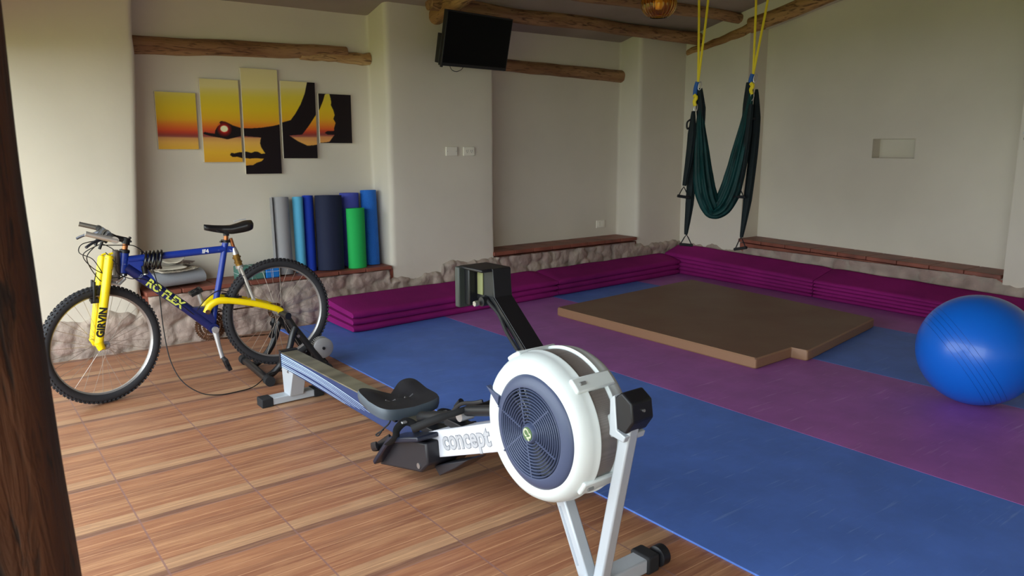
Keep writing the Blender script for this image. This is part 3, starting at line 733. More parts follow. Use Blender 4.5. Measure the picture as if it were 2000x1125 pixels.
# gathered bands with the long foot loops
def strapband(pts, wds, name='gathered_strap', y=0.0, m=TEALD): return band([hx(a, b, y) for a, b in pts], wds, .8, m, name, 7, .12, 36)
strapband([(1368, 172), (1372, 210), (1374, 245)], [.018, .034, .024])
strapband([(1358, 216), (1357, 260), (1353, 310), (1346, 362)], [.012, .030, .026, .014], y=-.03)
strapband([(1362, 250), (1360, 320), (1357, 400), (1352, 462)], [.022, .034, .030, .012], y=.03)
strapband([(1459, 163), (1458, 205), (1457, 260)], [.014, .026, .026])
strapband([(1475, 176), (1477, 230), (1475, 300), (1469, 390), (1461, 464)], [.010, .030, .032, .030, .012], y=.02)
strapband([(1466, 205), (1462, 260), (1457, 320), (1452, 366)], [.016, .026, .022, .010], y=-.05)
def handle(px, py, s=1.0, rot=0.0, y=0.0):
    c = hx(px, py, y); w_, h_ = .044*s, .078*s
    def R(x, z): return c+Vector((x*math.cos(rot)-z*math.sin(rot)*.0, -x*math.sin(rot), z+x*math.sin(rot)*.35))
    m = MB(); m.tube([R(-w_, -h_), R(-w_*.35, -h_*.3), R(0, 0), R(w_*.35, -h_*.3), R(w_, -h_)], .0045, 8)
    o = m.build('handle_strap', BLACKR, ham)
    g = MB(); g.tube([R(-w_*1.15, -h_), R(w_*1.15, -h_)], .0115, 12); g.build('grip', BLACKR, o); return o
handle(1345, 364, 1.0, -.5, -.03); handle(1353, 462, 1.05, -.25, .03); handle(1460, 464, 1.15, .7, .02); handle(1450, 362, 1.0, -.2, -.05)
m = MB(); m.tube(smooth_path([hx(1353, 232, -.03), hx(1347, 238, -.05), hx(1348, 250, -.05), hx(1356, 244, -.03)], 5), .007, 8); m.build('side_loop', BLACKR, ham)
m = MB(); m.tube([hx(1463, 232, -.02), hx(1475, 232, -.02)], .009, 8); m.build('side_loop', BLACKR, ham)
m = MB(); m.tube([hx(1366, 250), hx(1376, 250)], .012, 8); m.build('side_loop', BLACKR, ham)
for x0, yb, xt1, xt2, (qx, qy) in ((1364.5, 160, 1359, 1377, (1361, 188)), (1467, 148, 1464, 1487, (1466, 168))):
    for xt in (xt1, xt2):
        m = MB(); top = hx(xt, 0, .0); d_ = top-hx(x0, yb); top = hx(x0, yb)+d_*((3.02-hx(x0, yb).z)/d_.z)
        m.tube([hx(x0, yb), hx(x0, yb).lerp(top, .4)+Vector((.004, .004, 0)), top], .0085, 8, flat=.3); m.build('hanging_strap', YEL, ham)
    m = MB(); m.tube(smooth_path([hx(x0-1, yb), hx(x0-4, yb+12), hx(x0-5, yb+26)], 5), .017, 10, flat=.55); m.build('daisy_chain', BLUS, ham)
    m = MB(); m.tube(smooth_path([hx(qx-3, qy-3, -.02), hx(qx+1, qy+3, -.03), hx(qx-2, qy+9, -.02), hx(qx, qy+18, -.02)], 5), .015, 10, flat=.7); m.tube([hx(qx-4, qy+1, -.03), hx(qx+4, qy, -.03)], .008, 8); m.build('strap_knot', YEL, ham)
    for cx, cy in ((x0+4, yb+8), (qx+1, qy+22)):
        m = MB(); m.tube([hx(cx, cy, -.02)+Vector((math.cos(a)*.012+.004*math.sin(a), 0, math.sin(a)*.03)) for a in [2*PI*k/20 for k in range(20)]], .0035, 7, closed=True)
        m.build('carabiner', STEEL, ham)

# ------------------------------------------------------------------ amber glass lamp
lamp = empty('pendant_lamp', (3.326, 3.031, 2.19), label='ribbed amber glass lamp hanging from the ceiling', cat='lamp')
AMB = mat('amber_glass', (255, 206, 96), 0.05, trans=1.0, ior=1.35)
g = MB(); nr_ = 120; rings = []
for i in range(25):
    a = PI*(0.14+0.72*i/24); r = .096*math.sin(a)**.8; z = -.082*math.cos(a)
    rings.append([Vector((math.cos(t)*r*(1+.035*math.cos(24*t)), math.sin(t)*r*(1+.035*math.cos(24*t)), z)) for t in [2*PI*k/nr_ for k in range(nr_)]])
g.loft(rings, caps=False); o = g.build('glass_shade', AMB, lamp, sharp=80); s = o.modifiers.new('solid', 'SOLIDIFY'); s.thickness = .004
g = MB(); g.lathe([(.07, .0), (.07, .05), (.09, .045), (.11, .012), (.13, 0)], (0, 0, 0), (0, 0, 1), 24); g.tube([(0, 0, .12), (0, 0, 1.04)], .003, 8); g.build('lamp_holder', mat('brass', (150, 110, 60), .35, .8), lamp)
g = MB(); g.lathe([(-.035, 0), (-.03, .018), (-.005, .028), (.03, .02), (.07, .014)], (0, 0, 0), (0, 0, 1), 20); g.build('bulb', mat('bulb_glass', (235, 228, 205), .2), lamp)

# ------------------------------------------------------------------ mountain bike (local x towards the rear wheel, y away from the camera)
bike = empty('mountain_bike', (0.676, 4.686, 0), -0.05714, label='blue and yellow mountain bike clamped in the black trainer', cat='bicycle')
BLUP = mat('blue_frame_paint', (24, 54, 150), 0.3, spec=0.6, rgb2=(150, 160, 190), vscale=26, thr=(0.285, 0.30), vstretch=(1, 1, 2))
BLUD = mat('dark_blue_frame_paint', (20, 30, 88), 0.35, spec=0.6, rgb2=(120, 130, 165), vscale=30, thr=(0.27, 0.29))
YELP = mat('yellow_frame_paint', (244, 214, 12), 0.3, spec=0.6, rgb2=(120, 96, 50), vscale=24, thr=(0.27, 0.29))
TYRE = mat('tyre_rubber', (44, 44, 48), 0.75, bump=0.1)
RUST = mat('rusty_steel', (120, 84, 62), 0.6, 0.6, var=0.5, vscale=40)
COPP = mat('copper_tube', (176, 112, 70), 0.35, 0.8)
GOLD = mat('worn_gold', (168, 130, 62), 0.4, 0.7, var=.3, vscale=30)
CABLE = mat('black_cable', (20, 20, 22), 0.5)
def wheel(name, cx, cy, cz, heading, R, phase=0.0):
    """rim mesh as the part; tyre, hub and spokes under it"""
    rim = MB(); rim.lathe([(-.014, R-.052), (-.0125, R-.034), (.0125, R-.034), (.014, R-.052), (.006, R-.060), (-.006, R-.060)], (0, 0, 0), (0, 1, 0), 96, closed_prof=True)
    w_ = rim.build(name, mat('rim_alloy', (178, 176, 176), 0.35, 0.7), bike); w_.location = (cx, cy, cz); w_.rotation_euler = (0, phase, heading)
    t = MB(); rt_ = .027; rc = R-.030
    t.lathe([(rt_*1.0*math.sin(a), rc-.0+rt_*.98*math.cos(a)) for a in [2*PI*k/16 for k in range(16)]], (0, 0, 0), (0, 1, 0), 96, closed_prof=True)
    nk = 84
    for i in range(nk):
        a0 = 2*PI*i/nk
        for row, (lat, hh, da) in enumerate(((-.024, .0045, 0), (.024, .0045, .5), (-.008, .006, .25), (.008, .006, .75))):
            a = a0+da*2*PI/nk; tilt = lat/.030*0.9; rr = rc+rt_*math.cos(tilt)-.001
            M = Matrix.Rotation(a, 4, 'Y') @ Matrix.Translation((0, lat*.9, rr)) @ Matrix.Rotation(-tilt*.8, 4, 'X')
            s_ = .0055 if row < 2 else .0048
            t.box(-s_, s_, -.0055, .0055, -.003, hh, M)
    t.build('tyre', TYRE, w_, sharp=40)
    h = MB(); h.lathe([(-.055, 0), (-.055, .008), (-.036, .009), (-.034, .024), (-.029, .024), (-.026, .012), (.026, .012), (.029, .024), (.034, .024), (.036, .009), (.055, .008), (.055, 0)], (0, 0, 0), (0, 1, 0), 20)
    h.build('hub', ALU, w_)
    SP = mat('spoke_steel', (196, 190, 184), 0.3, 0.85)
    for i in range(32):
        side = -1 if i % 2 else 1; a = 2*PI*i/32; off = (0.55 if (i//2) % 2 else -0.55)
        p0 = Vector((math.sin(a+off)*.022, side*.031, math.cos(a+off)*.022)); p1 = Vector((math.sin(a)*(R-.055), 0, math.cos(a)*(R-.055)))
        q = MB(); q.tube([p0, p1], .0011, 5); q.build('spoke', SP, w_)
    return w_
w1 = wheel('front_wheel', -.004, 0, .336, math.radians(20), .335, .1)
w2 = wheel('rear_wheel', .981, 0, .400, math.radians(3), .338, .3)
cs = MB()
for k, r in enumerate((.050, .043, .037, .031, .026)): cs.lathe([(.034+k*.005, 0), (.034+k*.005, r), (.036+k*.005, r), (.036+k*.005, 0)], (0, 0, 0), (0, 1, 0), 40)
cs.build('cassette', RUST, w2)
def part(name, m, build, bevel=0, par=bike, sharp=38):
    b = MB(); build(b); return b.build(name, m, par, bevel=bevel, sharp=sharp)
fr = part('frame', BLUP, lambda b: (b.tube([(.163, 0, .803), (.43, 0, .812), (.69, 0, .822)], .0205, 18), b.tube([(.697, 0, .862), (.652, 0, .66), (.606, 0, .47), (.588, 0, .36)], .018, 18),
    b.tube([(.128, 0, .728), (.149, 0, .843)], .024, 18), b.prism([(.675, .80), (.675, .845), (.745, .83), (.748, .80)], lambda p, t: (p[0], t, p[1]), -.012, .012), b.prism([(.135, .74), (.152, .80), (.235, .790), (.30, .66), (.25, .655)], lambda p, t: (p[0], t, p[1]), -.014, .014)))
dt = part('down_tube', BLUD, lambda b: (b.tube([(.148, 0, .762), (.25, 0, .672), (.45, 0, .487), (.585, 0, .353)], .0285, 20), b.tube([(.586, -.036, .351), (.586, .036, .351)], .030, 24),
    b.prism([(.46, .49), (.565, .485), (.60, .40), (.58, .35), (.50, .42)], lambda p, t: (p[0], t, p[1]), -.022, .022)), par=fr)
d1 = Vector((.45-.25, 0, .487-.672)).normalized(); up1 = Vector((-d1.z, 0, d1.x))
LIME = mat('lime_lettering', (204, 212, 96), 0.5); WL = mat('white_lettering', (226, 228, 232), 0.5); BL = mat('black_lettering', (14, 14, 16), 0.5)
tm = text_mb("RO FLEX", .062, Vector((.336, -.0292, .590)), d1, up1, .0005, offset=.0022); tm.build('frame_lettering', LIME, dt)
tm = text_mb("IF4", .030, Vector((.575, -.0210, .818)), (1, 0, .03), (0, 0, 1), .0005, offset=.0012); tm.build('frame_lettering', WL, fr)
tm = text_mb("PRO", .018, Vector((.215, -.0290, .702)), up1, -d1, .0004, offset=.0003); tm.build('frame_lettering', mat('faint_lettering', (120, 130, 150), .5), dt)
hs = part('headset', BLACKP, lambda b: (b.lathe([(0, .0), (0, .027), (.016, .027), (.02, .018), (.02, 0)], (.149, 0, .843), (.19, 0, .98), 20), b.lathe([(-.012, 0), (-.012, .026), (.004, .026), (.004, 0)], (.128, 0, .728), (.19, 0, .98), 20)))
part('steerer', COPP, lambda b: b.tube([(.150, 0, .85), (.162, 0, .905)], .0145, 16), par=hs)
part('stem', BLACKP, lambda b: (b.tube([(.160, 0, .892), (.168, 0, .925)], .021, 16), b.tube([(.166, 0, .912), (.11, 0, .93), (.072, 0, .953)], .016, 14), b.tube([(.185, -.016, .925), (.185, .016, .925)], .006, 8), b.tube([(.185, -.016, .905), (.185, .016, .905)], .006, 8), b.tube([(.072, -.028, .951), (.070, .028, .955)], .022, 16)))
# suspension fork: two yellow legs, black crown plates, links
def leg(y0, y1, xt, zt_, xb, zb_):
    return part('fork_leg', YELP, lambda b: (b.tube([(xt, y0, zt_), (xt-.003, y0, zt_-.012), ((xt+xb)/2, (y0+y1)/2, (zt_+zb_)/2), (xb, y1, zb_)], [.017, .0235, .0235, .0215], 20), b.tube([(xb, y1, zb_+.02), (xb+.012, y1, zb_-.018), (-.004, y1*.9, .330)], [.024, .022, .012], 16), b.tube([(xt-.006, y0-.002, zt_+.004), (xt+.016, y0, zt_+.010)], .006, 8)))
l1 = leg(-.052, -.056, .070, .842, -.030, .348); l2 = leg(.056, .052, .046, .828, -.045, .352)
dl = Vector((.10, 0, .494)).normalized(); tm = text_mb("GIRVIN", .052, Vector((-.004, -.0790, .478)), dl, Vector((-dl.z, 0, dl.x)), .0005, offset=.0025); tm.build('fork_lettering', BL, l1)
part('fork_crown', mat('worn_dark_alloy', (92, 84, 80), .5, .6), lambda b: (b.box(.045, .105, -.06, .06, .776, .792), b.box(.05, .10, -.06, .06, .70, .715), b.tube([(.098, -.02, .70), (.108, -.02, .86)], .016, 12), b.tube([(.098, .02, .70), (.108, .02, .86)], .016, 12)), bevel=.003)
part('fork_linkage', ALU, lambda b: (b.tube([(.058, -.045, .685), (.10, -.045, .672), (.135, -.03, .70), (.130, -.02, .725)], .008, 8), b.tube([(.058, .045, .685), (.10, .045, .672), (.135, .03, .70), (.130, .02, .725)], .008, 8), b.tube([(.06, -.045, .705), (.10, -.042, .695)], .006, 8), b.tube([(.06, -.045, .715), (.132, -.015, .727)], .0065, 8)))
part('front_brake', BLACKP, lambda b: (b.tube([(-.028, -.04, .59), (-.018, -.04, .70)], .008, 8), b.tube([(-.03, .04, .59), (-.02, .04, .70)], .008, 8), b.box(-.045, -.005, -.045, -.015, .582, .606), b.box(-.045, -.005, .015, .045, .582, .606), b.tube([(-.018, -.04, .70), (.0, 0, .745)], .003, 6)), bevel=.002)
# bars
A_, B_ = Vector((.078, -.275, .946)), Vector((.060, .275, .962))
hb = part('handlebar', mat('dark_bar', (40, 38, 40), .4, .5), lambda b: b.tube([A_, Vector((.071, 0, .953)), B_], .0115, 14))
for s_, E_, T_, X_ in ((-1, A_, Vector((-.054, -.278, .990)), Vector((-.062, -.20, .985))), (1, B_, Vector((-.036, .285, .992)), Vector((-.05, .30, 1.004)))):
    part('grip', BLACKR, lambda b: b.tube([E_, E_.lerp(-s_*A_*0+ (B_ if s_ < 0 else A_), .22)], .0165, 14), par=hb)
    part('bar_end', mat('silver_bar_end', (196, 194, 190), .35, .7) if s_ < 0 else mat('grey_bar_end', (118, 114, 108), .45, .6), lambda b: (b.tube([E_+Vector((.012, 0, -.004)), E_.lerp(T_, .5), T_], [.0150, .0135, .0135], 14), b.tube([E_+Vector((0, -s_*-.012, 0)), E_+Vector((0, -s_*.014, 0))], .0185, 14)), par=hb)
    L2 = E_.lerp(B_ if s_ < 0 else A_, .30)
    part('brake_lever', mat('lever_dark', (74, 76, 84), .35, .5), lambda b: (b.tube(smooth_path([L2, L2+Vector((-.045, s_*.02, -.012)), L2+Vector((-.09, s_*.07, -.022)), L2+Vector((-.125, s_*.10, -.040))], 4), [.012]*4+[.009]*4+[.0075]*4+[.008], 8), b.tube([L2+Vector((0, -.014, 0)), L2+Vector((0, .014, 0))], .019, 12)), par=hb)
    part('shifter', BLACKP, lambda b: (b.tube([L2+Vector((.012, -s_*.03, .016)), L2+Vector((-.03, -s_*.03, -.03))], [.022, .017], 12), b.tube([L2+Vector((-.03, -s_*.04, -.02)), L2+Vector((-.05, -s_*.05, -.07))], .008, 8)), par=hb)
for k, pts in enumerate(([(.02, -.10, .91), (-.06, -.09, .86), (-.02, -.05, .78), (.05, -.04, .73)], [(.0, -.09, .90), (-.045, -.09, .84), (-.01, -.06, .74), (.04, -.04, .69), (.14, -.03, .72)], [(.03, .10, .91), (-.05, .05, .90), (-.07, .0, .86), (-.01, 0, .82), (.03, 0, .74)],
     [(.04, -.06, .90), (.12, -.07, .895), (.19, -.045, .885), (.24, -.03, .845), (.262, -.03, .80)], [(.05, -.06, .86), (.09, -.07, .80), (.10, -.05, .74), (.16, -.035, .70), (.26, -.03, .67), (.48, -.03, .45)], [(.04, .05, .90), (.10, .04, .86), (.14, .03, .78), (.20, .03, .70)])):
    part('control_cable', CABLE, lambda b: b.tube(smooth_path(pts, 8), .0026, 6))
# coiled lock on the top tube
lk = part('coiled_lock', mat('lock_sleeve', (18, 18, 20), .25, spec=.7), lambda b: b.tube(smooth_path([(.205+.010*i/8*2+.028*math.cos(2*PI*i/8)*.35+.024, -.005+.043*math.sin(2*PI*i/8), .790+.050*math.cos(2*PI*i/8)) for i in range(45)], 3), .0075, 8))
part('lock_barrel', mat('barrel_black', (20, 20, 22), .3), lambda b: b.tube([(.236, -.035, .765), (.240, -.035, .722)], .0145, 14), par=lk)
part('lock_face', STEEL, lambda b: b.tube([(.240, -.035, .724), (.241, -.036, .714)], .0125, 14), par=lk)
# saddle and post
part('seat_post', COPP, lambda b: b.tube([(.697, 0, .84), (.705, 0, .915)], .0135, 16))
part('seat_clamp', BLACKP, lambda b: (b.lathe([(-.007, .0), (-.007, .026), (.007, .026), (.007, 0)], (.698, 0, .868), (.1, 0, 1), 20), b.tube([(.672, -.02, .868), (.66, -.03, .870)], .006, 8)))
sd = MB(); rings = []
for i in range(31):
    t = i/30; x = .582+.272*t; hw = .020+.010*t+.052*max(0, (t-.35)/.65)**1.0*(1 if t < .9 else (1-((t-.9)/.1)**2*.5)); 
    if t < .06: hw *= .55+.45*t/.06
    top = .975-.008*math.sin(PI*t)*1.6+.020*max(0, t-.55)/.45*(1-.5*max(0, (t-.85)/.15)); dn = .022+.034*t*(1-.5*max(0, (t-.8)/.2)**2)
    ring = []
    for k in range(20):
        a = 2*PI*k/20; y = math.cos(a)*hw; z = math.sin(a)
        zz = top-(abs(math.cos(a))**2.2)*.018 if z >= 0 else top-.012-dn*min(1, abs(z)*1.3)
        ring.append((x, y, zz))
    rings.append(ring)
sd.loft(rings); sdo = sd.build('saddle', mat('saddle_black', (22, 22, 25), .4, spec=.5), bike, sharp=70)
part('saddle_stripe', WL, lambda b: b.tube(smooth_path([(.745, -.035, .986), (.79, -.02, .9915), (.825, -.004, .992)], 4), .0032, 6, flat=.4), par=sdo)
part('saddle_rail', BLACKP, lambda b: (b.tube(smooth_path([(.625, -.008, .955), (.66, -.02, .928), (.72, -.022, .920), (.79, -.026, .94)], 5), .0038, 7), b.tube(smooth_path([(.625, .008, .955), (.66, .02, .928), (.72, .022, .920), (.79, .026, .94)], 5), .0038, 7), b.tube([(.70, -.03, .922), (.70, .03, .922)], .014, 12), b.tube([(.704, 0, .90), (.705, 0, .925)], .017, 12)), par=sdo)
# rear suspension
sh = part('shock_body', GOLD, lambda b: (b.tube([(.749, 0, .790), (.757, 0, .755), (.768, 0, .712)], .0195, 18), b.lathe([(-.004, 0), (-.004, .025), (.004, .025), (.004, 0)], (.755, 0, .765), (.24, 0, -1), 20), b.lathe([(-.004, 0), (-.004, .024), (.004, .024), (.004, 0)], (.762, 0, .735), (.24, 0, -1), 20)))
part('shock_rod', COPP, lambda b: b.tube([(.728, 0, .882), (.744, 0, .815)], .0105, 14), par=sh)
part('shock_collar', ALU, lambda b: (b.tube([(.741, 0, .826), (.750, 0, .785)], [.014, .022], 16), b.tube([(.766, 0, .716), (.770, 0, .698)], .024, 16)), par=sh)
part('shock_strut', mat('grey_alloy_strut', (186, 184, 178), .4, .5), lambda b: (b.tube([(.768, -.03, .702), (.790, -.034, .63), (.826, -.052, .500)], .0095, 10, flat=.6), b.tube([(.768, .03, .702), (.790, .034, .63), (.826, .052, .500)], .0095, 10, flat=.6), b.tube([(.768, -.034, .702), (.768, .034, .702)], .011, 10), b.tube([(.822, -.062, .502), (.822, -.045, .502)], .012, 10)), par=sh)
for s_ in (-1, 1):
    sa = part('swing_arm', YELP, lambda b: b.tube(smooth_path([(.548, s_*.045, .455), (.568, s_*.048, .492), (.605, s_*.052, .516), (.65, s_*.055, .520), (.74, s_*.060, .503), (.86, s_*.064, .470), (.975, s_*.066, .425), (.985, s_*.066, .410)], 6), [.021]*20+[.0195]*16+[.0165]*7, 16, flat=.75))
    part('pivot_bolt', RUST, lambda b: b.tube([(.553, s_*.060, .462), (.553, s_*.066, .462)], .014, 16), par=sa)
    part('dropout', YELP, lambda b: b.prism([(.955, .44), (.99, .43), (1.0, .40), (.985, .385), (.965, .40)], lambda p, t: (p[0], t, p[1]), s_*.058, s_*.066), par=sa)
# drivetrain
def teeth(b, r, y, n, c):
    P2 = []
    for i in range(n*4):
        q = r+(.0045 if i % 4 in (1, 2) else 0); a = 2*PI*i/(n*4); P2.append((c[0]+q*math.sin(a), c[1]+q*math.cos(a)))
    I2 = [(c[0]+(r-.014)*math.sin(2*PI*i/(n*4)), c[1]+(r-.014)*math.cos(2*PI*i/(n*4))) for i in range(n*4)]
    m_ = len(P2); vs = [(p[0], y-.0015, p[1]) for p in P2+I2]+[(p[0], y+.0015, p[1]) for p in P2+I2]; fs = []
    for i in range(m_):
        j = (i+1) % m_; fs += [(i, j, m_+j, m_+i), (2*m_+i, 3*m_+i, 3*m_+j, 2*m_+j), (i, 2*m_+i, 2*m_+j, j), (m_+i, m_+j, 3*m_+j, 3*m_+i)]
    b.add(vs, fs)
BBc = (.586, .351)
crk = part('chainset', RUST, lambda b: (teeth(b, .088, .052, 40, BBc), teeth(b, .070, .046, 32, BBc), teeth(b, .048, .040, 22, BBc), [b.tube([(BBc[0], .05, BBc[1]), (BBc[0]+.08*math.sin(a), .05, BBc[1]+.08*math.cos(a))], .007, 8) for a in [2*PI*k/5 for k in range(5)]]))
def pedal(p, nm='pedal'):
    b = MB(); px_, py_, pz_ = p
    for dx in (-.030, .030): b.box(px_+dx-.006, px_+dx+.006, py_-.04, py_+.04, pz_-.012, pz_+.012)
    for dy in (-.040, 0, .036): b.box(px_-.036, px_+.036, py_+dy-.005, py_+dy+.005, pz_-.011, pz_+.011)
    b.tube([(px_, py_-.045, pz_), (px_, py_+.05, pz_)], .010, 10)
    return b.build('pedal', BLACKP, bike, bevel=.002)
part('crank_arm', ALU, lambda b: (b.tube([(.586, -.062, .351), (.596, -.075, .26), (.610, -.085, .178)], [.019, .0125, .013], 12, flat=.6), b.tube([(.586, -.058, .351), (.586, -.080, .351)], .019, 16), b.tube([(.586, -.081, .351), (.586, -.083, .351)], .011, 14)))
part('crank_arm', ALU, lambda b: b.tube([(.586, .068, .351), (.56, .08, .46), (.540, .086, .548)], [.019, .0125, .015], 12, flat=.6))
p_ = pedal((0, 0, 0)); p_.location = (.622, -.125, .150); p_.rotation_euler = (0, 1.25, 0)
p_ = pedal((0, 0, 0)); p_.location = (.530, .125, .558); p_.rotation_euler = (0, -.4, 0)
ch = MB(); top_ = [(.60+(.38)*i/60, .046, .434+(.01)*i/60) for i in range(61)]; bot = [(.60+(.35)*i/60, .046, .268-.02*i/60) for i in range(61)]
for line in (top_, bot):
    for i in range(len(line)-1):
        a, b = Vector(line[i]), Vector(line[i+1]); M = Matrix.Translation((a+b)/2) @ Matrix.Rotation(-math.atan2(b.z-a.z, b.x-a.x), 4, 'Y')
        ch.box(-.0042, .0042, -.004 if i % 2 else -.0025, .004 if i % 2 else .0025, -.0042, .0042, M)
ch.build('chain', RUST, bike)
part('rear_derailleur', BLACKP, lambda b: (b.tube([(.985, .055, .392), (.975, .062, .345)], .013, 10), b.tube([(.972, .055, .35), (.965, .05, .32)], .017, 10), b.prism([(.955, .33), (.972, .325), (.958, .225), (.938, .225)], lambda p, t: (p[0], t, p[1]), .040, .046), b.lathe([(0, 0), (0, .02), (.006, .02), (.006, 0)], (.962, .048, .318), (0, 1, 0), 16), b.lathe([(0, 0), (0, .02), (.006, .02), (.006, 0)], (.948, .048, .240), (0, 1, 0), 16)))
part('front_derailleur', ALU, lambda b: (b.tube(smooth_path([(.55, .05, .44), (.60, .05, .458), (.65, .05, .445), (.67, .05, .42)], 4), .006, 8), b.tube([(.61, .02, .50), (.61, .05, .455)], .008, 8)))
part('rear_brake', BLACKP, lambda b: (b.tube([(.66, -.04, .545), (.70, -.03, .535), (.76, -.035, .528)], .006, 8), b.tube([(.66, .04, .545), (.76, .035, .528)], .006, 8), b.tube([(.69, -.035, .56), (.72, .035, .56)], .0055, 8), b.box(.70, .74, -.04, -.018, .512, .532), b.box(.70, .74, .018, .04, .512, .532)), bevel=.002)
part('brake_cable', CABLE, lambda b: b.tube(smooth_path([(.50, -.02, .47), (.55, -.03, .53), (.62, -.03, .575), (.68, -.03, .565), (.71, -.02, .555)], 6), .0028, 6))

# ------------------------------------------------------------------ bike trainer
tr = empty('bike_trainer', (0.676, 4.686, 0), -0.05714, label='black folding bike trainer stand with grey flywheel under the rear wheel', cat='bike trainer')
TRB = mat('trainer_black', (26, 27, 30), .35, spec=.6)
FING = mat('cast_grey', (158, 158, 160), .5, .35)
def tp(name, m, build, bevel=0, par=tr):
    b = MB(); build(b); return b.build(name, m, par, bevel=bevel)
ft = tp('front_floor_tube', TRB, lambda b: b.tube([(.838, -.225, .030), (.838, .335, .030)], .0235, 18))
tp('foot_cap', BLACKR, lambda b: b.tube([(.838, -.250, .031), (.838, -.19, .031)], .031, 16), par=ft); tp('foot_cap', BLACKR, lambda b: b.tube([(.838, .36, .031), (.838, .30, .031)], .031, 16), par=ft)
rtb = tp('rear_floor_tube', TRB, lambda b: b.tube([(1.225, -.17, .030), (1.225, .30, .030)], .0235, 18))
tp('foot_cap', BLACKR, lambda b: b.tube([(1.225, -.185, .031), (1.225, -.14, .031)], .031, 16), par=rtb); tp('foot_cap', BLACKR, lambda b: b.tube([(1.225, .33, .031), (1.225, .27, .031)], .031, 16), par=rtb)
for s_ in (-1, 1):
    tp('rear_leg', TRB, lambda b: b.tube([(.992, s_*.115, .405), (1.03, s_*.125, .33), (1.18, s_*.14, .10), (1.205, s_*.145, .055), (1.225, s_*.145, .032)], .0205, 16))
    tp('front_leg', TRB, lambda b: b.tube(smooth_path([(1.045, s_*.135, .315), (1.02, s_*.145, .27), (.998, s_*.15, .20), (.955, s_*.15, .12), (.89, s_*.15, .055), (.838, s_*.15, .032)], 4), .0205, 14))
    cl = tp('axle_clamp', TRB, lambda b: (b.tube([(.998, s_*.16, .398), (.985, s_*.10, .402)], .0215, 16), b.tube([(.984, s_*.10, .402), (.981, s_*.062, .400)], [.013, .016], 12)))
    tp('bolt', STEEL, lambda b: b.tube([(1.055, s_*.158, .262), (1.055, s_*.150, .262)], .010, 10), par=cl)
ru = tp('resistance_roller', TRB, lambda b: (b.tube([(1.198, -.07, .118), (1.198, .09, .118)], .018, 18), b.box(1.16, 1.25, .05, .12, .08, .17), b.tube([(1.13, -.09, .17), (1.20, -.09, .12)], .014, 10), b.box(1.15, 1.235, -.10, -.08, .07, .15), b.tube([(1.21, -.09, .10), (1.235, -.14, .055)], .012, 8), b.tube([(1.21, .09, .10), (1.235, .15, .055)], .012, 8)), bevel=.004)
fw_ = tp('flywheel', FING, lambda b: b.lathe([(-.150, 0), (-.150, .060), (-.146, .066), (-.120, .066), (-.120, 0)], (1.214, 0, .158), (0, 1, 0), 48), par=ru)
tp('cooling_fins', mat('fin_alloy', (190, 190, 190), .4, .5), lambda b: [b.box(-.003, .003, -.119, -.085, .02, .066, Matrix.Translation((1.214, 0, .158)) @ Matrix.Rotation(2*PI*k/34, 4, 'Y')) for k in range(34)], par=ru)
tp('axle_nut', BLACKP, lambda b: b.tube([(1.214, -.157, .158), (1.214, -.150, .158)], .010, 8), par=fw_)
tp('remote_cable', CABLE, lambda b: b.tube(smooth_path([(.262, -.034, .800), (.288, -.05, .70), (.300, -.055, .60), (.304, -.06, .40), (.318, -.10, .22), (.36, -.16, .10), (.44, -.22, .03), (.53, -.25, .0065), (.64, -.25, .005), (.75, -.22, .010), (.86, -.18, .06), (.98, -.16, .06), (1.12, -.14, .07), (1.20, -.12, .08)], 10), .0032, 7))

# ------------------------------------------------------------------ rowing machine (u across, v from the tail to the flywheel, z up)
row = empty('rowing_machine', (1.51, 4.065, 0), 0.02045, label='white and grey rowing machine with a round fan housing, in the foreground', cat='rowing machine')
def U(u, v, z): return Vector((u, -v, z))
def vz(b, poly, u0, u1): b.prism(poly, lambda p, t: U(t, p[0], p[1]), u0, u1)
def rp_(name, m, build, bevel=0, par=row, sharp=38, seg=2):
    b = MB(); build(b); return b.build(name, m, par, bevel=bevel, sharp=sharp, seg=seg)
def bar(b, p0, p1, wu, wt):
    """rectangular beam between two (v, z) points, wu half-width across, wt half-depth"""
    (v0, z0), (v1, z1) = p0, p1; d_ = Vector((v1-v0, z1-z0)).normalized(); n_ = Vector((-d_.y, d_.x))*wt
    vz(b, [(v0+n_.x, z0+n_.y), (v1+n_.x, z1+n_.y), (v1-n_.x, z1-n_.y), (v0-n_.x, z0-n_.y)], -wu, wu)
RAILT = mat('rail_top_alloy', (150, 144, 124), .38, .45, var=.25, vscale=3, vstretch=(1, 3, 1)); RAILS = mat('rail_blue_side', (40, 58, 100), .35, spec=.5)
u0, u1 = -.036, .050
rail = rp_('rail', RAILS, lambda b: vz(b, [(-.055, .192), (-.055, .276), (1.50, .288), (1.50, .180)], u0, u1), bevel=.004)
rp_('running_track', RAILT, lambda b: vz(b, [(-.05, .276), (-.05, .2815), (1.42, .2935), (1.42, .287)], u0-.003, u1+.003), bevel=.0015, par=rail)
rp_('rail_end_cap', mat('dark_cap', (40, 40, 46), .35, .3), lambda b: (b.box(u0-.006, u1+.006, .050, .062, .186, .290), b.box(u0-.008, u1+.008, .030, .062, .280, .290)), bevel=.002, par=rail)
SK = mat('pale_blue_graphic', (176, 198, 222), .35); 
dg_ = MB()
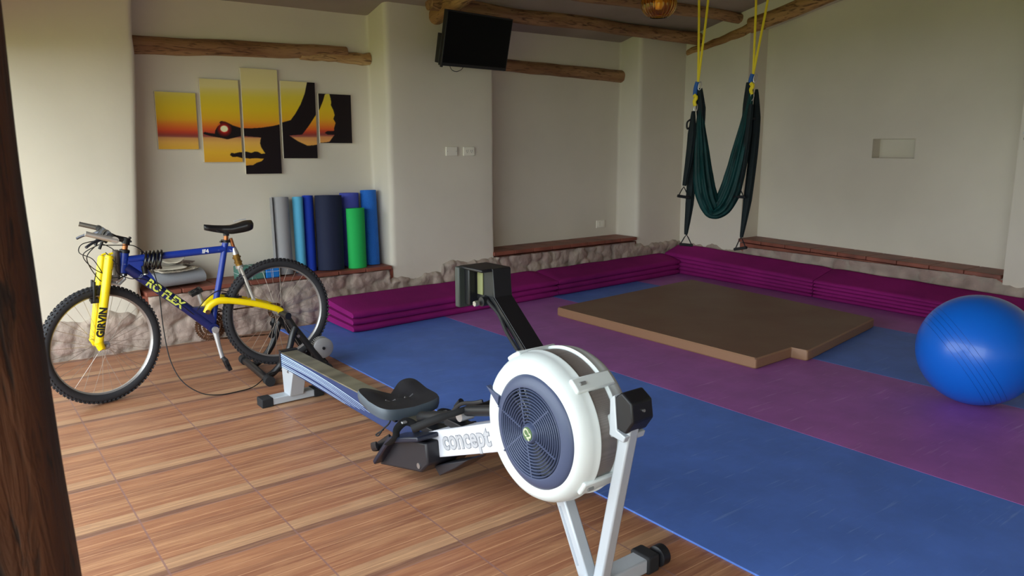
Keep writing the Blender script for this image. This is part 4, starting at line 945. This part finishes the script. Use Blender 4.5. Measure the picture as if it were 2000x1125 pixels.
for k in range(7):
    z0 = .267-.0112*k; z1 = .222-.0050*k; w0 = .0026-.0001*k; L3 = 1.10-.05*k; N3 = 28; top = []; bt = []
    for i in range(N3+1):
        t = i/N3; v = -.045+L3*t; z = z0+(z1-z0)*(t**.85)+.016*math.sin(PI*t)*(1 if k < 5 else .4); z = min(z, .272+.0077*v)
        hw = w0*(1-.72*t)*(1.5 if k % 3 == 0 else 1.0)
        top.append((v, z+hw)); bt.append((v, z-hw))
    vs = [U(u0-.0006, v, z) for v, z in top]+[U(u0-.0006, v, z) for v, z in bt]; n_ = N3+1
    dg_.add(vs, [(i, i+1, n_+i+1, n_+i) for i in range(N3)])
dg_.build('swoosh_graphic', SK, rail, smooth=False, recalc=False)
# tail leg and foot
rp_('rear_leg', GREYPAINT, lambda b: vz(b, [(-.055, .195), (.105, .195), (.045, .040), (-.040, .040)], -.034, .048), bevel=.004)
rf = rp_('rear_foot', GREYPAINT, lambda b: b.box(-.150, .130, -.030, .045, .006, .046), bevel=.004)
rp_('foot_cap', BLACKR, lambda b: b.box(-.190, -.125, -.034, .049, .0, .050), bevel=.005, par=rf); rp_('foot_cap', BLACKR, lambda b: b.box(.115, .175, -.034, .049, .0, .050), bevel=.005, par=rf)
rp_('bolt', STEEL, lambda b: b.tube([U(-.034, .045, .185), U(-.040, .045, .185)], .007, 8), par=rail)
# seat
st = MB(); NU, NV = 30, 26; topv = []; 
def seatz(a, b_):   # a across -1..1, b along -1 (tail) ..1 (front)
    z = .352 + .016*abs(a)**1.5 + .022*max(0, -b_)*abs(a)**.7 - .004*b_
    for s_ in (-1, 1): z += .012*math.exp(-((a-s_*.62)/.28)**2-((b_+.55)/.42)**2)
    z -= .010*math.exp(-((abs(a)-.30)/.09)**2-((b_-.10)/.28)**2)
    return z
def seatout(th):
    c, s_ = math.cos(th), math.sin(th); a = math.copysign(abs(c)**.36, c); b_ = math.copysign(abs(s_)**.36, s_)
    return a, b_
rings = []; n = 64
def ringp(f, dz, base):
    out = []
    for k in range(n):
        a, b_ = seatout(2*PI*k/n); notch = .50*math.exp(-(a/.36)**2)*(1 if b_ < -.3 else 0)
        aa, bb = a*f, b_*f; bb = bb+notch*f
        x = aa*.150; v = 1.205+bb*.138
        z = seatz(aa, bb) if base is None else base
        out.append(U(x, v+.006, z+dz-.016))
    return out
for f in (.04, .2, .36, .5, .62, .74, .84, .92, .97): rings.append(ringp(f, 0, None))
rings.append(ringp(1.0, -.010, None)); rings.append(ringp(1.0, -.030, None)); rings.append(ringp(.97, -.048, None)); rings.append(ringp(.85, 0, .326))
st.loft(rings); seat = st.build('seat', [mat('seat_pad', (38, 38, 42), .55, spec=.4)], row, sharp=55)
seat.data.materials.append(mat('seat_shell', (74, 84, 94), .45))
for f in seat.data.polygons:
    if f.normal.z < .55: f.material_index = 1
for s_ in (-1, 1):
    rp_('seat_slot', mat('slot_grey', (92, 90, 92), .5), lambda b: b.tube(smooth_path([U(s_*.022, 1.225, seatz(.15, .1)-.001-.016), U(s_*.045, 1.222, seatz(.3, .1)-.001-.016), U(s_*.070, 1.220, seatz(.46, .1)-.001-.016)], 4), .0065, 8, flat=.5), par=seat)
rp_('carriage', BLACKP, lambda b: (b.box(-.055, .070, -1.29, -1.12, .290, .312), b.box(-.060, -.045, -1.28, -1.13, .255, .30), b.box(.058, .072, -1.28, -1.13, .255, .30)), bevel=.003, par=seat)
rp_('roller', ALU, lambda b: b.tube([U(-.05, 1.275, .300), U(.06, 1.275, .300)], .011, 14), par=seat)
# foot stretcher
FBK = mat('stretcher_black', (30, 30, 36), .42); FBL = mat('stretcher_blue_black', (24, 30, 46), .35)
fs_ = rp_('foot_stretcher', FBK, lambda b: vz(b, [(1.205, .052), (1.345, .205), (1.385, .232), (1.60, .275), (1.61, .185), (1.555, .135)], -.105, .105), bevel=.008)
for s_ in (-1, 1):
    fb = rp_('footboard', FBL, lambda b: b.prism([(1.22, .085), (1.36, .235), (1.60, .310), (1.605, .290), (1.37, .212), (1.235, .07)], lambda p, t: U(t, p[0], p[1]), s_*.045, s_*.145), bevel=.006, par=fs_)
    rp_('heel_cup', BLACKP, lambda b: (b.tube(smooth_path([U(s_*.055, 1.26, .165), U(s_*.060, 1.205, .14), U(s_*.095, 1.185, .125), U(s_*.135, 1.205, .14), U(s_*.140, 1.26, .165)], 6), .019, 10, flat=.3), b.tube([U(s_*.095, 1.185, .125), U(s_*.095, 1.30, .20)], .020, 8, flat=.3)), par=fs_)
    sp_ = rp_('foot_strap', BLACKR, lambda b: b.tube(smooth_path([U(s_*.045, 1.44, .255), U(s_*.055, 1.43, .290), U(s_*.09, 1.42, .308), U(s_*.135, 1.43, .290), U(s_*.150, 1.44, .26), U(s_*.165, 1.40, .22)], 6), .017, 8, flat=.2), par=fs_)
    rp_('strap_buckle', ALU, lambda b: b.box(s_*.10-.012, s_*.10+.012, -1.435, -1.41, .306, .314), bevel=.002, par=sp_)
rp_('loose_cord', BLACKR, lambda b: b.tube(smooth_path([U(-.10, 1.335, .335), U(-.108, 1.32, .28), U(-.115, 1.27, .235), U(-.12, 1.24, .20), U(-.11, 1.20, .19), U(-.10, 1.25, .225)], 6), .0035, 7), par=fs_)
rp_('pivot_bolt', STEEL, lambda b: b.tube([U(-.104, 1.545, .162), U(-.109, 1.545, .162)], .012, 14), par=fs_)
rp_('under_plate', FBK, lambda b: vz(b, [(1.56, .15), (1.62, .178), (1.80, .255), (1.72, .195), (1.60, .12)], -.045, .05), bevel=.004, par=fs_)
# main beam with the lettering
WB = mat('white_beam_paint', (204, 207, 216), .35)
bm1 = rp_('main_beam', WB, lambda b: vz(b, [(1.52, .285), (2.10, .505), (2.12, .400), (1.545, .178)], -.046, .050), bevel=.004)
rp_('rivet', STEEL, lambda b: b.tube([U(-.045, 1.575, .235), U(-.0475, 1.575, .235)], .0045, 8), par=bm1)
ex_ = U(0, .40, .150).normalized()
# reading direction runs towards the flywheel
t1 = text_mb("concept", .103, U(-.0466, 1.788, .335), ex_, Vector((0, 0, 1)), .0004, offset=.0045); t1.build('beam_lettering', mat('letter_outline', (120, 124, 132), .4), bm1)
t2 = text_mb("concept", .103, U(-.0474, 1.788, .335), ex_, Vector((0, 0, 1)), .0004, offset=.0018); t2.build('beam_lettering', mat('letter_fill', (172, 174, 180), .4), bm1)
hd = rp_('handle', BLACKR, lambda b: (b.tube(smooth_path([U(-.20, 1.66, .375), U(-.13, 1.70, .405), U(-.05, 1.73, .425), U(.0, 1.735, .43), U(.07, 1.73, .425), U(.15, 1.70, .41), U(.22, 1.66, .38)], 5), [.016]*8+[.013]*16+[.016]*7, 12)))
rp_('chain_guide', BLACKP, lambda b: (b.tube([U(0, 1.40, .300), U(0, 1.62, .365), U(0, 1.70, .395)], .026, 14), b.tube([U(0, 1.74, .425), U(0, 1.95, .485), U(0, 2.06, .52)], .0215, 14), b.box(-.03, .03, -1.75, -1.62, .34, .37), b.box(-.045, .045, -1.60, -1.42, .27, .30)), bevel=.003)
rp_('clear_roller', ALU, lambda b: b.tube([U(-.03, 1.725, .405), U(.03, 1.725, .405)], .022, 16), par=hd)
rp_('handle_hook', BLACKP, lambda b: (b.tube(smooth_path([U(-.02, 1.67, .41), U(-.015, 1.72, .45), U(-.01, 1.80, .475), U(0, 1.84, .49)], 5), .008, 8, flat=.5), b.tube([U(.03, 1.62, .40), U(.03, 1.655, .435)], .012, 8)), par=hd)
# fan housing
hc = (2.262, .534); R0 = .244; ho_ = U(-.006, hc[0], hc[1])
prof = [(-.086, .160), (-.116, .165), (-.120, .196), (-.117, .212), (-.106, .228), (-.088, .239), (-.068, .244), (-.050, .2445), (-.046, .2475), (-.042, .2475), (-.040, .241), (-.036, .236),
        (.036, .236), (.040, .241), (.042, .2475), (.046, .2475), (.050, .2445), (.068, .244), (.088, .239), (.106, .228), (.117, .212), (.120, .196), (.114, .15), (.10, .0)]
hous = MB(); hous.lathe(prof, ho_, (1, 0, 0), 120); housing = hous.build('fan_housing', WHITEP, row, sharp=50)
MESH = bpy.data.materials.new('perforated_metal'); MESH.use_nodes = True; nt = MESH.node_tree; b = nt.nodes['Principled BSDF']
tc = nt.nodes.new('ShaderNodeTexCoord'); vo = nt.nodes.new('ShaderNodeTexVoronoi'); vo.inputs['Scale'].default_value = 420; vo.inputs['Randomness'].default_value = 0.1
nt.links.new(tc.outputs['Object'], vo.inputs['Vector'])
nt.links.new(mixc(nt, mathn(nt, 'LESS_THAN', vo.outputs['Distance'], 0.32), lin((138, 130, 126)), lin((104, 98, 94))), b.inputs['Base Color']); b.inputs['Metallic'].default_value = .3; b.inputs['Roughness'].default_value = .5
def arc(name, r, ua, ub, a0, a1, m, par, n=30, th=.003, bev=0.0):
    """curved plate on the rim, angles from +v towards +z"""
    mb = MB()
    rings = [[U(ua-.006, hc[0]+math.cos(a)*q, hc[1]+math.sin(a)*q) if False else U(uu, hc[0]+math.cos(a)*q, hc[1]+math.sin(a)*q) for uu, q in ((ua, r-th), (ua, r), (ub, r), (ub, r-th))] for a in [a0+(a1-a0)*i/n for i in range(n+1)]]
    mb.loft(rings); return mb.build(name, m, par, bevel=bev, sharp=50)
D = math.radians
arc('perforated_screen', .2385, -.040, .028, D(53), D(112), MESH, housing); arc('perforated_screen', .2385, -.040, .028, D(-27), D(41), MESH, housing)
arc('rim_filler', .243, -.044, .034, D(112), D(330), WHITEP, housing)
for a0, a1 in ((D(41), D(53)), (D(-39), D(-27)), (D(112), D(128))):
    tb = arc('housing_tab', .254, -.092, .070, a0, a1, WHITEP, housing, 8, .016, .006)
    am = (a0+a1)/2; q = .2545
    rp_('tab_slot', mat('slot_shadow', (120, 122, 122), .6), lambda b: b.tube([U(-.070, hc[0]+math.cos(am)*q, hc[1]+math.sin(am)*q), U(-.048, hc[0]+math.cos(am)*q, hc[1]+math.sin(am)*q)], .006, 10), par=tb)
sr = MB(); so = U(-.004, hc[0]+.024, hc[1]+.002)
sr.lathe([(-.112, .187), (-.121, .185), (-.128, .176), (-.140, .151), (-.139, .146), (-.132, .144), (-.10, .150)], so, (1, 0, 0), 120); ring_ = sr.build('side_ring', NAVYP, housing, sharp=50)
gr_ = MB()
for k in range(11):
    r = .036+.0102*k; gr_.lathe([(-.138, r), (-.1400, r+.0022), (-.138, r+.0042), (-.128, r+.0038), (-.128, r)], so, (1, 0, 0), 90, closed_prof=True)
for k in range(6):
    a = D(30+60*k+12); p0 = U(-.139, hc[0]+math.cos(a)*.022, hc[1]+math.sin(a)*.022); p1 = U(-.139, hc[0]+math.cos(a)*.149, hc[1]+math.sin(a)*.149)
    gr_.tube([p0, p1], .0036, 6)
grille = gr_.build('grille', NAVYP, ring_)
hubm = MB(); hubm.lathe([(-.126, .034), (-.140, .032), (-.147, .026), (-.147, 0)], so, (1, 0, 0), 40); hubm.build('grille_hub', NAVYP, ring_)
bd = MB(); bd.lathe([(-.1465, .0225), (-.149, .0215), (-.1495, 0)], so, (1, 0, 0), 40); badge = bd.build('hub_badge', mat('green_badge', (92, 122, 84), .35, .3), ring_)
tm = text_mb("C2", .034, so+Vector((-.1500, 0, 0)), U(0, .8, -.6), U(0, .6, .8), .0003, offset=.001); tm.build('badge_lettering', mat('badge_silver', (206, 214, 190), .3, .4), ring_)
bl_ = MB()
bl_.lathe([(-.060, .03), (-.062, .148), (-.056, .148), (-.056, .03)], so, (1, 0, 0), 60)
for k in range(24):
    a = 2*PI*k/24; M = Matrix.Translation(so) @ Matrix.Rotation(a, 4, 'X') @ Matrix.Translation((-.088, 0, .092)) @ Matrix.Rotation(.45, 4, 'Z')
    bl_.box(-.026, .026, -.0012, .0012, -.052, .052, M)
bl_.build('fan_blades', mat('fan_alloy', (170, 174, 182), .35, .5), housing)
bk_ = MB(); bk_.lathe([(-.050, 0), (-.050, .178), (-.08, .178), (-.11, .182)], so, (1, 0, 0), 60); bk_.build('inner_shroud', mat('shroud_dark', (30, 36, 56), .5), housing)
aw = D(158)
rp_('damper_lever', NAVYP, lambda b: b.prism([(hc[0]+math.cos(aw)*.166, hc[1]+math.sin(aw)*.166-.020), (hc[0]+math.cos(aw)*.166+.004, hc[1]+math.sin(aw)*.166+.014), (hc[0]+math.cos(aw+.05)*.232, hc[1]+math.sin(aw+.05)*.232+.020)], lambda p, t: U(t, p[0], p[1]), -.133, -.112), bevel=.002, par=ring_)
# front legs, cross foot, end box
def chan(name, p0, p1, wu, wt):
    l = rp_(name, GREYPAINT, lambda b: bar(b, p0, p1, wu, wt), bevel=.006)
    return l
chan('front_leg', (2.285, .30), (2.415, .045), .023, .024)
lb = chan('front_leg', (2.580, .62), (2.468, .045), .021, .020)
rp_('leg_recess', mat('recess_grey', (150, 158, 168), .4), lambda b: vz(b, [(2.293, .255), (2.302, .259), (2.392, .085), (2.383, .080)], -.0236, -.020), par=lb)
ff = rp_('front_foot', GREYPAINT, lambda b: b.box(-.29, .215, -2.482, -2.415, .012, .062), bevel=.005)
for s_ in (-1, 1):
    cp = rp_('foot_cap', BLACKR, lambda b: (b.box(*(sorted((s_*.205, s_*.262))), -2.490, -2.405, .006, .070),), bevel=.008, par=ff)
    rp_('transport_wheel', BLACKP, lambda b: b.lathe([(-.022, 0), (-.022, .020), (-.016, .036), (.016, .036), (.022, .020), (.022, 0)], U(s_*.292, 2.462, .040), (1, 0, .0), 28), par=cp)
bx_ = rp_('end_box', BLACKP, lambda b: b.prism([(2.552, .605), (2.545, .700), (2.572, .722), (2.612, .697), (2.620, .640), (2.592, .598)], lambda p, t: U(t, p[0], p[1]), -.034, .056), bevel=.006)
rp_('box_bracket', GREYPAINT, lambda b: vz(b, [(2.530, .695), (2.548, .708), (2.560, .602), (2.595, .592), (2.588, .572), (2.53, .58)], -.038, .050), bevel=.003, par=bx_)
rp_('screw', STEEL, lambda b: b.tube([U(.012, 2.612, .668), U(.012, 2.622, .670)], .0045, 8), par=bx_)
rp_('rear_bracket', WHITEP, lambda b: vz(b, [(2.46, .60), (2.53, .66), (2.56, .60), (2.50, .55)], .0, .05), bevel=.006, par=housing)
# monitor on its arm
arm = rp_('monitor_arm', BLACKP, lambda b: (b.prism([(2.150, .735), (1.955, .905), (1.945, 1.005), (1.935, 1.005), (1.943, .898), (2.138, .725)], lambda p, t: U(t, p[0], p[1]), -.026, .052),), bevel=.002)
rp_('arm_cable', BLACKR, lambda b: b.tube(smooth_path([U(-.034, 2.10, .74), U(-.040, 2.04, .80), U(-.030, 1.985, .85), U(-.038, 1.94, .885), U(-.028, 1.90, .90)], 5), .007, 8), par=arm)
rp_('arm_flange', BLACKP, lambda b: vz(b, [(2.145, .735), (1.952, .905), (1.925, .905), (2.115, .735)], -.030, -.026), par=arm)
mo = rp_('monitor', mat('monitor_grey_green', (50, 56, 54), .45), lambda b: b.box(-.085, .062, -1.822, -1.795, .855, 1.003), bevel=.005)
rp_('monitor_back', BLACKP, lambda b: (b.box(-.026, .056, -1.945, -1.822, .885, 1.002), b.box(-.070, .056, -1.940, -1.80, .994, 1.005), b.box(-.060, -.02, -1.85, -1.815, .865, .998)), bevel=.004, par=mo)
rp_('battery_cover', mat('olive_label', (120, 124, 84), .5), lambda b: b.box(-.0300, -.0255, -1.890, -1.858, .905, .985), bevel=.001, par=mo)
rp_('tilt_bolt', STEEL, lambda b: b.tube([U(-.062, 1.905, .882), U(-.078, 1.905, .882)], .010, 6), par=mo)
rp_('hinge', BLACKP, lambda b: b.tube([U(-.055, 1.915, .888), U(.052, 1.915, .888)], .017, 14), par=mo)
